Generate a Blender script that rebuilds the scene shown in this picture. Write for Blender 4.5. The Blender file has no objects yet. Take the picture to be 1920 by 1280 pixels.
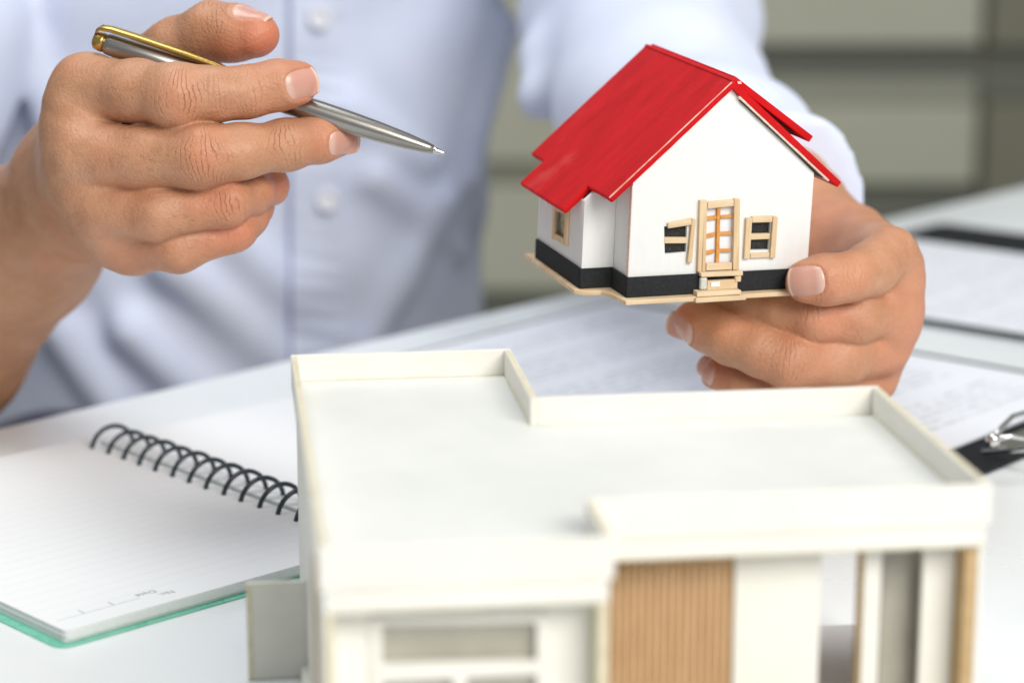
import bpy, math, random
import numpy as np
from mathutils import Matrix, Vector
from mathutils.geometry import tessellate_polygon

random.seed(7)
rng = np.random.default_rng(5)
scene = bpy.context.scene
col = scene.collection

# ------------------------------------------------------------------ camera
CAM_H = 0.25
F = 80.0 / 36.0 * 1920.0
PITCH = math.atan(998.0 / F)
SN, CS = math.sin(PITCH), math.cos(PITCH)
cam = bpy.data.cameras.new('camera')
cam.lens = 80.0
cam.sensor_width = 36.0
cam.clip_start = 0.02
cam.clip_end = 60.0
cam.dof.use_dof = True
cam.dof.focus_distance = 0.766
cam.dof.aperture_fstop = 6.4
cam_o = bpy.data.objects.new('camera', cam)
col.objects.link(cam_o)
cam_o.location = (0, 0, CAM_H)
cam_o.rotation_euler = (math.pi / 2 - PITCH, 0, 0)
scene.camera = cam_o

# ------------------------------------------------------------------ light: a bright office, soft daylight from behind and above the camera
world = bpy.data.worlds.new('World')
scene.world = world
world.use_nodes = True
bg = world.node_tree.nodes['Background']
bg.inputs['Color'].default_value = (0.93, 0.965, 1.0, 1)
bg.inputs['Strength'].default_value = 0.29

def area_light(name, loc, target, sx, sy, power, color):
    l = bpy.data.lights.new(name, 'AREA')
    l.shape = 'RECTANGLE'
    l.size, l.size_y, l.energy, l.color = sx, sy, power, color
    o = bpy.data.objects.new(name, l)
    col.objects.link(o)
    o.location = loc
    o.rotation_euler = (Vector(target) - Vector(loc)).to_track_quat('-Z', 'Y').to_euler()
    return o
area_light('window_light', (0.95, -0.80, 1.25), (0.0, 0.85, 0.05), 1.3, 0.9, 39.0, (1.0, 0.965, 0.91))
area_light('ceiling_light', (-0.4, 1.0, 2.3), (-0.1, 0.9, 0.0), 1.4, 1.4, 26.0, (0.95, 0.98, 1.0))

scene.view_settings.view_transform = 'Standard'
scene.view_settings.look = 'None'
scene.view_settings.exposure = 0.2
scene.view_settings.gamma = 1.0
scene.render.engine = 'CYCLES'
scene.cycles.max_bounces = 8
scene.cycles.use_denoising = True

# ------------------------------------------------------------------ measuring helpers (photo-sized pixels to places in the room)
def ray(px, py):
    u, v = (px - 960.0) / F, (640.0 - py) / F
    return np.array([u, CS + v * SN, -SN + v * CS])

CAMP = np.array([0, 0, CAM_H])
D0 = 0.776

def P(px, py, dd=0.0):
    """point at distance D0 + dd millimetres along the view axis"""
    return CAMP + ray(px, py) * (D0 + dd * 1e-3)

def on_z(px, py, z):
    r = ray(px, py)
    return CAMP + r * ((z - CAM_H) / r[2])

def on_y(px, py, y):
    r = ray(px, py)
    return CAMP + r * (y / r[1])

RIGHT, UP, TOCAM = np.array([1.0, 0, 0]), np.array([0, SN, CS]), np.array([0, -CS, SN])

# ------------------------------------------------------------------ node helpers
def new_mat(name):
    m = bpy.data.materials.new(name)
    m.use_nodes = True
    nt = m.node_tree
    return m, nt, nt.nodes['Principled BSDF']

def lnk(nt, a, b):
    nt.links.new(a, b)

def node(nt, typ, **kw):
    n = nt.nodes.new(typ)
    for k, v in kw.items():
        if k.startswith('i_'):
            n.inputs[k[2:].replace('_', ' ')].default_value = v
        else:
            setattr(n, k, v)
    return n

def math_n(nt, op, a, b=None, c=None, clamp=False):
    n = nt.nodes.new('ShaderNodeMath')
    n.operation = op
    n.use_clamp = clamp
    for i, x in enumerate((a, b, c)):
        if x is None:
            continue
        if isinstance(x, (int, float)):
            n.inputs[i].default_value = x
        else:
            nt.links.new(x, n.inputs[i])
    return n.outputs[0]

def mix_c(nt, fac, a, b, blend='MIX'):
    n = nt.nodes.new('ShaderNodeMix')
    n.data_type = 'RGBA'
    n.blend_type = blend
    for i, x in ((0, fac), (6, a), (7, b)):
        if isinstance(x, (int, float)):
            n.inputs[i].default_value = x
        elif isinstance(x, tuple):
            n.inputs[i].default_value = (*x[:3], 1)
        else:
            nt.links.new(x, n.inputs[i])
    return n.outputs[2]

def ramp(nt, fac, lo, hi, smooth=True):
    n = nt.nodes.new('ShaderNodeMapRange')
    n.interpolation_type = 'SMOOTHSTEP' if smooth else 'LINEAR'
    n.inputs['From Min'].default_value = lo
    n.inputs['From Max'].default_value = hi
    nt.links.new(fac, n.inputs['Value'])
    return n.outputs['Result']

def noise(nt, vec, scale, detail=3, rough=0.55, stretch=None):
    if stretch:
        mp = nt.nodes.new('ShaderNodeMapping')
        mp.inputs['Scale'].default_value = stretch
        nt.links.new(vec, mp.inputs['Vector'])
        vec = mp.outputs[0]
    n = nt.nodes.new('ShaderNodeTexNoise')
    n.inputs['Scale'].default_value = scale
    n.inputs['Detail'].default_value = detail
    n.inputs['Roughness'].default_value = rough
    nt.links.new(vec, n.inputs['Vector'])
    return n.outputs['Fac']

def bump(nt, h, strength, dist, prev=None):
    n = nt.nodes.new('ShaderNodeBump')
    n.inputs['Strength'].default_value = strength
    n.inputs['Distance'].default_value = dist
    nt.links.new(h, n.inputs['Height'])
    if prev is not None:
        nt.links.new(prev, n.inputs['Normal'])
    return n.outputs[0]

def obj_co(nt):
    return nt.nodes.new('ShaderNodeTexCoord').outputs['Object']

def paint_mat(name, c1, c2, scale=60.0, stretch=None, rough=0.55, bmp=0.0001, bscale=900.0, spec=0.4, speck=None, sheen=0.0):
    m, nt, b = new_mat(name)
    co = obj_co(nt)
    f = ramp(nt, noise(nt, co, scale, 5, 0.6, stretch), 0.3, 0.72)
    c = mix_c(nt, f, c1, c2)
    if speck:
        s = ramp(nt, noise(nt, co, speck[0], 2, 0.5), speck[1], speck[1] + 0.03)
        c = mix_c(nt, s, c, speck[2])
    lnk(nt, c, b.inputs['Base Color'])
    r = math_n(nt, 'ADD', math_n(nt, 'MULTIPLY', f, 0.14), rough - 0.07)
    lnk(nt, r, b.inputs['Roughness'])
    b.inputs['Specular IOR Level'].default_value = spec
    b.inputs['Sheen Weight'].default_value = sheen
    if bmp:
        h = noise(nt, co, bscale, 3, 0.6, stretch)
        lnk(nt, bump(nt, h, 0.5, bmp), b.inputs['Normal'])
    return m

M = {}
M['table'] = paint_mat('table_laminate', (0.77, 0.805, 0.81), (0.80, 0.83, 0.835), 9.0, rough=0.32, bmp=0.00002, bscale=1500)
M['wall'] = paint_mat('wall_paint', (0.36, 0.36, 0.31), (0.39, 0.39, 0.335), 3.0, rough=0.8)
M['floor'] = paint_mat('floor_vinyl', (0.20, 0.19, 0.17), (0.26, 0.25, 0.22), 4.0, rough=0.5)
M['cab_light'] = paint_mat('cabinet_panel', (0.50, 0.505, 0.40), (0.54, 0.545, 0.435), 3.0, rough=0.5)
M['cab_mid'] = paint_mat('cabinet_rail', (0.34, 0.345, 0.275), (0.37, 0.375, 0.30), 3.0, rough=0.5)
M['cab_dark'] = paint_mat('cabinet_gap', (0.17, 0.178, 0.145), (0.19, 0.198, 0.162), 3.0, rough=0.6)
M['cab_post'] = paint_mat('dark_post', (0.21, 0.205, 0.15), (0.24, 0.233, 0.175), 3.0, rough=0.6)
M['shirt'] = paint_mat('shirt_cotton', (0.66, 0.715, 0.885), (0.72, 0.77, 0.91), 22.0, rough=0.85, bmp=0.0002, bscale=900, spec=0.15, sheen=0.2)
M['placket_edge'] = paint_mat('shirt_stitch', (0.36, 0.40, 0.60), (0.42, 0.46, 0.65), 40.0, rough=0.85)
M['button'] = paint_mat('button_shell', (0.70, 0.715, 0.77), (0.74, 0.75, 0.80), 300.0, rough=0.3)
M['trousers'] = paint_mat('trouser_cloth', (0.012, 0.014, 0.035), (0.02, 0.022, 0.05), 60.0, rough=0.9)
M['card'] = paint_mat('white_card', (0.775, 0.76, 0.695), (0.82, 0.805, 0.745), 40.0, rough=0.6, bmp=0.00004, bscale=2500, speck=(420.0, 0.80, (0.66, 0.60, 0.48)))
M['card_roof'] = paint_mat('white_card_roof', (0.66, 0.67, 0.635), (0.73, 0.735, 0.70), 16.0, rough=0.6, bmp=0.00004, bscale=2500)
M['card_edge'] = paint_mat('raw_card_edge', (0.62, 0.565, 0.40), (0.72, 0.67, 0.51), 300.0, rough=0.7, bmp=0.00005)
M['card_grey'] = paint_mat('grey_card', (0.68, 0.67, 0.60), (0.73, 0.72, 0.65), 60.0, rough=0.65)
M['card_brown'] = paint_mat('brown_card_edge', (0.46, 0.31, 0.15), (0.54, 0.38, 0.20), 200.0, rough=0.7)
M['slat_wood'] = paint_mat('slat_wood', (0.54, 0.33, 0.17), (0.64, 0.41, 0.23), 120.0, stretch=(6, 6, 0.5), rough=0.6)
M['acrylic_grey'] = paint_mat('grey_acrylic', (0.36, 0.34, 0.28), (0.44, 0.42, 0.36), 50.0, rough=0.25)
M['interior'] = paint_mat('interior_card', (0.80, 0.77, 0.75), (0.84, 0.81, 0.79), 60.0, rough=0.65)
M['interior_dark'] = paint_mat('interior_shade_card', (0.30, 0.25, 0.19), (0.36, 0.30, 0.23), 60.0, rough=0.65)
M['house_white'] = paint_mat('house_white_paint', (0.81, 0.815, 0.805), (0.84, 0.84, 0.83), 130.0, stretch=(4, 4, 0.7), rough=0.6, bmp=0.00004, bscale=700, speck=(190.0, 0.76, (0.60, 0.55, 0.45)))
M['felt_black'] = paint_mat('black_felt_strip', (0.010, 0.011, 0.013), (0.024, 0.026, 0.030), 900.0, rough=0.85, bmp=0.0002, bscale=1600, speck=(3600.0, 0.70, (0.06, 0.065, 0.07)))
M['balsa'] = paint_mat('balsa_wood', (0.66, 0.46, 0.26), (0.80, 0.63, 0.41), 260.0, stretch=(1, 1, 0.16), rough=0.7, bmp=0.00012, bscale=900)
M['balsa_h'] = paint_mat('balsa_wood_cross', (0.68, 0.49, 0.29), (0.81, 0.65, 0.44), 260.0, stretch=(0.16, 0.5, 1.2), rough=0.7, bmp=0.00012, bscale=900)
M['muntin'] = paint_mat('orange_stick', (0.62, 0.25, 0.045), (0.75, 0.36, 0.09), 500.0, rough=0.5)
M['pane_black'] = paint_mat('black_window_card', (0.012, 0.011, 0.011), (0.025, 0.023, 0.022), 700.0, rough=0.6, speck=(2200.0, 0.68, (0.16, 0.15, 0.14)))
M['pane_white'] = paint_mat('white_door_card', (0.80, 0.82, 0.85), (0.86, 0.87, 0.89), 300.0, rough=0.4)
M['pane_mottled'] = paint_mat('mottled_window_card', (0.20, 0.17, 0.10), (0.62, 0.58, 0.48), 330.0, rough=0.35)
M['glue'] = paint_mat('dried_glue', (0.58, 0.56, 0.48), (0.75, 0.74, 0.69), 700.0, rough=0.25)
M['chip'] = paint_mat('bare_wood_edge', (0.74, 0.50, 0.40), (0.86, 0.70, 0.60), 700.0, rough=0.7)
M['worn'] = paint_mat('worn_red_edge', (0.72, 0.20, 0.17), (0.86, 0.58, 0.50), 260.0, rough=0.6)
M['gap_shade'] = paint_mat('painted_gap_shade', (0.045, 0.03, 0.02), (0.09, 0.06, 0.04), 900.0, rough=0.9)  # near-black colour painted in for the shade of the roof gaps
M['paper'] = paint_mat('paper_edge', (0.80, 0.81, 0.80), (0.84, 0.85, 0.84), 500.0, rough=0.7)
M['cover_green'] = paint_mat('green_cover', (0.14, 0.50, 0.36), (0.22, 0.60, 0.46), 90.0, rough=0.3)
M['ring_black'] = paint_mat('coil_plastic', (0.020, 0.030, 0.040), (0.03, 0.042, 0.052), 200.0, rough=0.28, bmp=0)
M['board_black'] = paint_mat('clipboard_vinyl', (0.010, 0.011, 0.014), (0.018, 0.019, 0.022), 200.0, rough=0.6, bmp=0.00005, spec=0.2)
M['ink'] = paint_mat('print_ink', (0.30, 0.35, 0.37), (0.38, 0.43, 0.45), 900.0, rough=0.7, bmp=0)

def metal(name, c, rough, brush=None):
    m, nt, b = new_mat(name)
    co = obj_co(nt)
    n = noise(nt, co, 1400.0, 4, 0.6, brush or (1, 1, 1))
    lnk(nt, mix_c(nt, n, tuple(x * 0.82 for x in c), c), b.inputs['Base Color'])
    b.inputs['Metallic'].default_value = 1.0
    lnk(nt, math_n(nt, 'ADD', math_n(nt, 'MULTIPLY', n, 0.16), rough - 0.08), b.inputs['Roughness'])
    lnk(nt, bump(nt, n, 0.25, 0.00004), b.inputs['Normal'])
    return m
M['steel'] = metal('brushed_steel', (0.42, 0.395, 0.365), 0.30, (1, 1, 0.03))
M['gold'] = metal('gold_plate', (0.60, 0.41, 0.12), 0.30)
M['chrome'] = metal('chrome', (0.75, 0.74, 0.72), 0.15)

def red_paint():
    m, nt, b = new_mat('red_roof_paint')
    co = obj_co(nt)
    st = ramp(nt, noise(nt, co, 110.0, 7, 0.7, (0.35, 1.3, 0.35)), 0.22, 0.70)
    c = mix_c(nt, st, (0.46, 0.002, 0.004), (0.63, 0.006, 0.009))
    big = ramp(nt, noise(nt, co, 34.0, 3, 0.6), 0.60, 0.80)
    c = mix_c(nt, math_n(nt, 'MULTIPLY', big, 0.5), c, (0.72, 0.10, 0.09))
    sp = ramp(nt, noise(nt, co, 2300.0, 2, 0.5), 0.68, 0.76)
    c = mix_c(nt, math_n(nt, 'MULTIPLY', sp, 0.35), c, (0.80, 0.16, 0.14))
    lnk(nt, c, b.inputs['Base Color'])
    b.inputs['Roughness'].default_value = 0.6
    b.inputs['Specular IOR Level'].default_value = 0.16
    h = noise(nt, co, 700.0, 5, 0.65, (1, 0.5, 1))
    lnk(nt, bump(nt, h, 0.5, 0.00018), b.inputs['Normal'])
    return m
M['red'] = red_paint()

def page_mat():
    m, nt, b = new_mat('ruled_page')
    co = obj_co(nt)
    sx = nt.nodes.new('ShaderNodeSeparateXYZ')
    lnk(nt, co, sx.inputs[0])
    y = sx.outputs['Y']
    t = math_n(nt, 'FRACT', math_n(nt, 'DIVIDE', math_n(nt, 'SUBTRACT', y, 0.0145), 0.0068))
    d = math_n(nt, 'ABSOLUTE', math_n(nt, 'SUBTRACT', t, 0.5))
    line = math_n(nt, 'GREATER_THAN', d, 0.478)
    line = math_n(nt, 'MULTIPLY', line, math_n(nt, 'GREATER_THAN', y, 0.0135))
    c = mix_c(nt, math_n(nt, 'MULTIPLY', line, 0.36), (0.84, 0.86, 0.87), (0.55, 0.61, 0.63))
    lnk(nt, c, b.inputs['Base Color'])
    b.inputs['Roughness'].default_value = 0.6
    lnk(nt, bump(nt, noise(nt, co, 30.0, 2), 0.2, 0.0004), b.inputs['Normal'])
    return m
M['page'] = page_mat()

def print_mat(name, pitch, y0, gaps):
    """white sheet with rows of grey words running along local x"""
    m, nt, b = new_mat(name)
    co = obj_co(nt)
    sx = nt.nodes.new('ShaderNodeSeparateXYZ')
    lnk(nt, co, sx.inputs[0])
    x, y = sx.outputs['X'], sx.outputs['Y']
    row = math_n(nt, 'DIVIDE', math_n(nt, 'SUBTRACT', y, y0), pitch)
    fr, idx = math_n(nt, 'FRACT', row), math_n(nt, 'FLOOR', row)
    inrow = math_n(nt, 'LESS_THAN', math_n(nt, 'ABSOLUTE', math_n(nt, 'SUBTRACT', fr, 0.5)), 0.24)
    cb = nt.nodes.new('ShaderNodeCombineXYZ')
    lnk(nt, math_n(nt, 'MULTIPLY', x, 190.0), cb.inputs[0])
    lnk(nt, math_n(nt, 'MULTIPLY', idx, 7.31), cb.inputs[1])
    words = ramp(nt, noise(nt, cb.outputs[0], 1.0, 3, 0.7), 0.42, 0.52)
    cb2 = nt.nodes.new('ShaderNodeCombineXYZ')
    lnk(nt, math_n(nt, 'FLOOR', math_n(nt, 'DIVIDE', idx, 7.0)), cb2.inputs[0])
    wn = nt.nodes.new('ShaderNodeTexWhiteNoise')
    lnk(nt, cb2.outputs[0], wn.inputs[0])
    para = math_n(nt, 'GREATER_THAN', math_n(nt, 'FRACT', math_n(nt, 'DIVIDE', idx, 7.0)), gaps)
    marg = math_n(nt, 'LESS_THAN', math_n(nt, 'ABSOLUTE', x), 0.082)
    my = math_n(nt, 'LESS_THAN', math_n(nt, 'ABSOLUTE', y), 0.120)
    k = math_n(nt, 'MULTIPLY', math_n(nt, 'MULTIPLY', inrow, words), math_n(nt, 'MULTIPLY', math_n(nt, 'MULTIPLY', marg, my), para))
    c = mix_c(nt, math_n(nt, 'MULTIPLY', k, 0.34), (0.80, 0.82, 0.86), (0.24, 0.25, 0.30))
    lnk(nt, c, b.inputs['Base Color'])
    b.inputs['Roughness'].default_value = 0.6
    return m
M['print_a'] = print_mat('printed_sheet', 0.0062, 0.0, 0.2)
M['print_b'] = print_mat('printed_sheet_light', 0.0052, 0.002, 0.12)

def skin_mat():
    m, nt, b = new_mat('skin')
    co = obj_co(nt)
    at = node(nt, 'ShaderNodeAttribute', attribute_name='knuckle')
    sx = nt.nodes.new('ShaderNodeSeparateXYZ')
    lnk(nt, at.outputs['Vector'], sx.inputs[0])
    u, v, mask = sx.outputs
    at2 = node(nt, 'ShaderNodeAttribute', attribute_name='flush')
    flush = at2.outputs['Fac']
    # knuckle wrinkles: bowed lines across the joint (millimetres)
    nz = math_n(nt, 'SUBTRACT', noise(nt, co, 150.0, 4, 0.6), 0.5)
    v2 = math_n(nt, 'MULTIPLY', v, v)
    w = math_n(nt, 'MULTIPLY', u, math_n(nt, 'ADD', math_n(nt, 'MULTIPLY', v2, 0.011), 1.0))
    w = math_n(nt, 'ADD', w, math_n(nt, 'MULTIPLY', nz, 5.0))
    tri = math_n(nt, 'PINGPONG', w, 1.0)
    line = math_n(nt, 'SUBTRACT', 1.0, ramp(nt, tri, 0.0, 0.26))
    brk = ramp(nt, noise(nt, co, 160.0, 2, 0.5), 0.30, 0.62)
    line = math_n(nt, 'MULTIPLY', math_n(nt, 'MULTIPLY', line, brk), mask)
    # colour
    base = mix_c(nt, ramp(nt, noise(nt, co, 70.0, 4, 0.6), 0.3, 0.7), (0.45, 0.207, 0.108), (0.545, 0.278, 0.162))
    mot = ramp(nt, noise(nt, co, 420.0, 3, 0.6), 0.35, 0.75)
    base = mix_c(nt, math_n(nt, 'MULTIPLY', mot, 0.34), base, (0.47, 0.20, 0.095))
    fine = ramp(nt, noise(nt, co, 2400.0, 2, 0.5), 0.3, 0.7)
    base = mix_c(nt, math_n(nt, 'MULTIPLY', fine, 0.26), base, (0.64, 0.40, 0.26))
    blot = ramp(nt, noise(nt, co, 38.0, 3, 0.6), 0.48, 0.72)
    base = mix_c(nt, math_n(nt, 'MULTIPLY', blot, 0.42), base, (0.60, 0.24, 0.13))
    base = mix_c(nt, math_n(nt, 'MULTIPLY', flush, 0.75), base, (0.66, 0.20, 0.115))
    base = mix_c(nt, math_n(nt, 'MULTIPLY', line, 0.5), base, (0.27, 0.10, 0.05))  # wrinkles darkened: crease pigment plus occlusion put into the colour
    lnk(nt, base, b.inputs['Base Color'])
    b.inputs['Roughness'].default_value = 0.45
    b.inputs['Specular IOR Level'].default_value = 0.42
    b.inputs['Subsurface Weight'].default_value = 0.12
    b.inputs['Subsurface Radius'].default_value = (1.0, 0.36, 0.18)
    b.inputs['Subsurface Scale'].default_value = 0.0035
    vor = nt.nodes.new('ShaderNodeTexVoronoi')
    vor.inputs['Scale'].default_value = 900.0
    lnk(nt, co, vor.inputs['Vector'])
    n1 = bump(nt, vor.outputs['Distance'], 0.45, 0.00030)
    n2 = bump(nt, noise(nt, co, 420.0, 5, 0.65), 0.45, 0.00075, n1)
    n3 = bump(nt, math_n(nt, 'SUBTRACT', 1.0, line), 0.8, 0.00038, n2)
    lnk(nt, n3, b.inputs['Normal'])
    return m
M['skin'] = skin_mat()

def nail_mat():
    m, nt, b = new_mat('fingernail')
    at = node(nt, 'ShaderNodeAttribute', attribute_name='along')
    a = at.outputs['Fac']          # 0 at the cuticle, 1 at the free edge
    c = mix_c(nt, ramp(nt, a, 0.10, 0.30), (0.68, 0.44, 0.36), (0.60, 0.32, 0.25))
    c = mix_c(nt, ramp(nt, a, 0.91, 0.96), c, (0.74, 0.52, 0.42))
    lnk(nt, c, b.inputs['Base Color'])
    b.inputs['Roughness'].default_value = 0.27
    b.inputs['Subsurface Weight'].default_value = 0.15
    b.inputs['Subsurface Radius'].default_value = (1.0, 0.4, 0.25)
    b.inputs['Subsurface Scale'].default_value = 0.002
    return m
M['nail'] = nail_mat()

# ------------------------------------------------------------------ object helpers
def tag(o, label=None, cat=None, group=None, kind=None):
    if label: o['label'] = label
    if cat: o['category'] = cat
    if group: o['group'] = group
    if kind: o['kind'] = kind
    return o

def empty(name, label, cat, mat=None, group=None):
    o = bpy.data.objects.new(name, None)
    o.empty_display_size = 0.02
    col.objects.link(o)
    if mat is not None:
        o.matrix_world = mat
    return tag(o, label, cat, group)

def link_mesh(name, me, mat, parent=None, smooth=False, bevel=0.0, seg=2):
    me.materials.append(mat)
    if smooth:
        me.polygons.foreach_set('use_smooth', [True] * len(me.polygons))
    o = bpy.data.objects.new(name, me)
    col.objects.link(o)
    if parent is not None:
        o.parent = parent
    if bevel:
        bv = o.modifiers.new('bevel', 'BEVEL')
        bv.width, bv.segments, bv.limit_method, bv.angle_limit = bevel, seg, 'ANGLE', math.radians(40)
        me.polygons.foreach_set('use_smooth', [True] * len(me.polygons))
        o.modifiers.new('wn', 'WEIGHTED_NORMAL')
    return o

def raw(name, verts, faces, mat, parent=None, **kw):
    me = bpy.data.meshes.new(name)
    me.from_pydata([tuple(map(float, v)) for v in verts], [], faces)
    me.update()
    return link_mesh(name, me, mat, parent, **kw)

def prism(name, poly, d0, d1, mat, parent, axis='y', holes=(), unit=1e-3, **kw):
    """outline poly (2-D) pushed from d0 to d1 along an axis; millimetres by default"""
    loops = [list(poly)] + [list(h) for h in holes]
    pts = [p for l in loops for p in l]
    tris = tessellate_polygon([[Vector((p[0], p[1], 0)) for p in l] for l in loops])
    def to3(p, d):
        if axis == 'y': return (p[0] * unit, d * unit, p[1] * unit)
        if axis == 'z': return (p[0] * unit, p[1] * unit, d * unit)
        return (d * unit, p[0] * unit, p[1] * unit)
    n = len(pts)
    V = [to3(p, d0) for p in pts] + [to3(p, d1) for p in pts]
    Fc = []
    if not holes:
        Fc += [list(range(n)), list(range(2 * n - 1, n - 1, -1))]
    else:
        Fc += [list(t) for t in tris] + [[i + n for i in reversed(t)] for t in tris]
    s = 0
    for l in loops:
        k = len(l)
        for i in range(k):
            a, b = s + i, s + (i + 1) % k
            Fc.append([a, b, b + n, a + n])
        s += k
    me = bpy.data.meshes.new(name)
    me.from_pydata(V, [], Fc)
    import bmesh
    bm = bmesh.new(); bm.from_mesh(me)
    bmesh.ops.recalc_face_normals(bm, faces=bm.faces)
    bm.to_mesh(me); bm.free()
    return link_mesh(name, me, mat, parent, **kw)

def box(name, x0, x1, y0, y1, z0, z1, mat, parent, unit=1e-3, **kw):
    return prism(name, [(x0, y0), (x1, y0), (x1, y1), (x0, y1)], z0, z1, mat, parent, axis='z', unit=unit, **kw)

def tube_mesh(path, r, seg=10, closed=False):
    path = [np.array(p, float) for p in path]
    n = len(path)
    V, Fc = [], []
    nrm = None
    for i in range(n):
        a = path[(i - 1) % n] if (closed or i > 0) else path[i]
        b = path[(i + 1) % n] if (closed or i < n - 1) else path[i]
        t = (b - a) / np.linalg.norm(b - a)
        if nrm is None:
            nrm = np.cross(t, [0.3, 0.2, 0.9]); nrm /= np.linalg.norm(nrm)
        nrm = nrm - t * (nrm @ t); nrm /= np.linalg.norm(nrm)
        bi = np.cross(t, nrm)
        rr = r[i] if hasattr(r, '__len__') else r
        for k in range(seg):
            an = 2 * math.pi * k / seg
            V.append(path[i] + rr * (math.cos(an) * nrm + math.sin(an) * bi))
    for i in range(n if closed else n - 1):
        j = (i + 1) % n
        for k in range(seg):
            l = (k + 1) % seg
            Fc.append([i * seg + k, i * seg + l, j * seg + l, j * seg + k])
    if not closed:
        Fc.append(list(range(seg))[::-1])
        Fc.append([(n - 1) * seg + k for k in range(seg)])
    return V, Fc

def lathe(name, prof, mat, parent, seg=32, smooth=True):
    """profile [(z, r)] turned round local z"""
    V, Fc = [], []
    for z, r in prof:
        for k in range(seg):
            a = 2 * math.pi * k / seg
            V.append((r * math.cos(a), r * math.sin(a), z))
    for i in range(len(prof) - 1):
        for k in range(seg):
            l = (k + 1) % seg
            Fc.append([i * seg + k, i * seg + l, (i + 1) * seg + l, (i + 1) * seg + k])
    Fc.append(list(range(seg))[::-1])
    Fc.append([(len(prof) - 1) * seg + k for k in range(seg)])
    o = raw(name, V, Fc, mat, parent, smooth=smooth)
    return o

def frame2(origin, ax, z=0.0):
    """matrix of a flat frame: local x along ax (plan view), local z up"""
    ax = np.array(ax, float); ax /= np.linalg.norm(ax)
    return Matrix(((ax[0], -ax[1], 0, origin[0]), (ax[1], ax[0], 0, origin[1]), (0, 0, 1, z), (0, 0, 0, 1)))

# ------------------------------------------------------------------ setting: floor, wall, cabinets, table
tag(box('floor', -4, 4, -2.5, 3.6, -0.80, -0.74, M['floor'], None, unit=1.0), kind='structure')
tag(box('wall', -4, 4, 3.45, 3.55, -0.74, 1.9, M['wall'], None, unit=1.0), kind='structure')

def cabinet(name, label, px0, px1, bands, mat_body):
    y = 3.0
    x0, x1 = on_y(px0, 300, y)[0], on_y(px1, 300, y)[0]
    e = empty(name, label, 'cabinet', Matrix.Translation((x0, y, -0.74)))
    w = x1 - x0
    ztop = on_y(960, bands[0][0], y)[2] + 0.74
    box('carcass', 0, w, 0.03, 0.4, 0, ztop - 0.004, mat_body, e, unit=1.0)
    for a, b, mt, dep, nm in bands:
        za, zb = on_y(960, a, y)[2] + 0.74, on_y(960, b, y)[2] + 0.74
        box(nm, 0.004, w - 0.004, dep, 0.029, max(zb, 0.004), za, M[mt], e, unit=1.0, bevel=0.003)
    return e
cabinet('drawer_cabinet', 'grey-green drawer cabinet blurred in the gap between shirt and house', 640, 1165,
        [(-150, 60, 'cab_light', 0.0, 'drawer_front'), (64, 305, 'cab_light', 0.0, 'drawer_front'), (305, 347, 'cab_mid', 0.022, 'rail'),
         (349, 545, 'cab_light', 0.0, 'drawer_front'), (547, 640, 'cab_dark', 0.02, 'rail'), (642, 900, 'cab_light', 0.0, 'drawer_front')], M['cab_mid'])
cabinet('low_cabinet', 'pale olive cabinet with dark rails blurred right of the sleeve', 1168, 1835,
        [(-150, 84, 'cab_light', 0.0, 'drawer_front'), (86, 150, 'cab_dark', 0.024, 'rail'), (150, 196, 'cab_mid', 0.012, 'rail'),
         (198, 345, 'cab_light', 0.0, 'drawer_front'), (347, 420, 'cab_dark', 0.02, 'rail'), (422, 640, 'cab_mid', 0.0, 'drawer_front')], M['cab_mid'])
cabinet('dark_cabinet', 'dark olive cabinet end at the right edge behind the papers', 1838, 2300,
        [(-150, 90, 'cab_post', 0.0, 'drawer_front'), (92, 190, 'cab_dark', 0.024, 'rail'), (192, 640, 'cab_post', 0.0, 'drawer_front')], M['cab_post'])

T_DIR = np.array([0.672, 0.741]); T_DIR /= np.linalg.norm(T_DIR)
edge_pt = on_z(0, 800, 0.0)[:2]
t_m = frame2(edge_pt, T_DIR)
table = empty('table', 'white laminate office table everything stands on', 'table', t_m)
box('table_top', -0.55, 1.7, -1.05, 0.0, -0.025, 0.0, M['table'], table, unit=1.0, bevel=0.0025)
for lx in (-0.5, 1.65):
    for ly in (-1.0, -0.06):
        box('leg', lx - 0.025, lx + 0.025, ly - 0.025, ly + 0.025, -0.74, -0.0255, M['chrome'], table, unit=1.0, bevel=0.004)

# ------------------------------------------------------------------ spiral notebook
NB = frame2((-0.137, 0.659), (math.cos(math.radians(43.5)), math.sin(math.radians(43.5))))
nb = empty('spiral_notebook', 'open ruled spiral notebook with green cover left of the white model', 'notebook', NB)
def rounded(x0, x1, y0, y1, r, n=5):
    out = []
    for cx, cy, a0 in ((x1 - r, y0 + r, -90), (x1 - r, y1 - r, 0), (x0 + r, y1 - r, 90), (x0 + r, y0 + r, 180)):
        for i in range(n + 1):
            a = math.radians(a0 + 90 * i / n)
            out.append((cx + r * math.cos(a), cy + r * math.sin(a)))
    return out
prism('cover', rounded(-3.5, 127, -2.5, 183, 5), 0.1, 0.5, M['cover_green'], nb, axis='z', bevel=0.0002)
prism('cover', rounded(130, 262, -2.5, 183, 5), 0.1, 0.5, M['cover_green'], nb, axis='z', bevel=0.0002)
zz = 0.55
for i in range(4):
    j = [random.uniform(-0.5, 0.5) for _ in range(4)]
    prism('page_block', rounded(0.6 + j[0], 126 + j[1], 0.5 + j[2], 180 + j[3], 2), zz, zz + 0.95, M['paper'], nb, axis='z')
    zz += 1.0
top = prism('ruled_page', rounded(0, 126, 0, 182, 2), zz, zz + 0.25, M['page'], nb, axis='z')
PZ = zz + 0.25
z2 = 0.55
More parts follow.
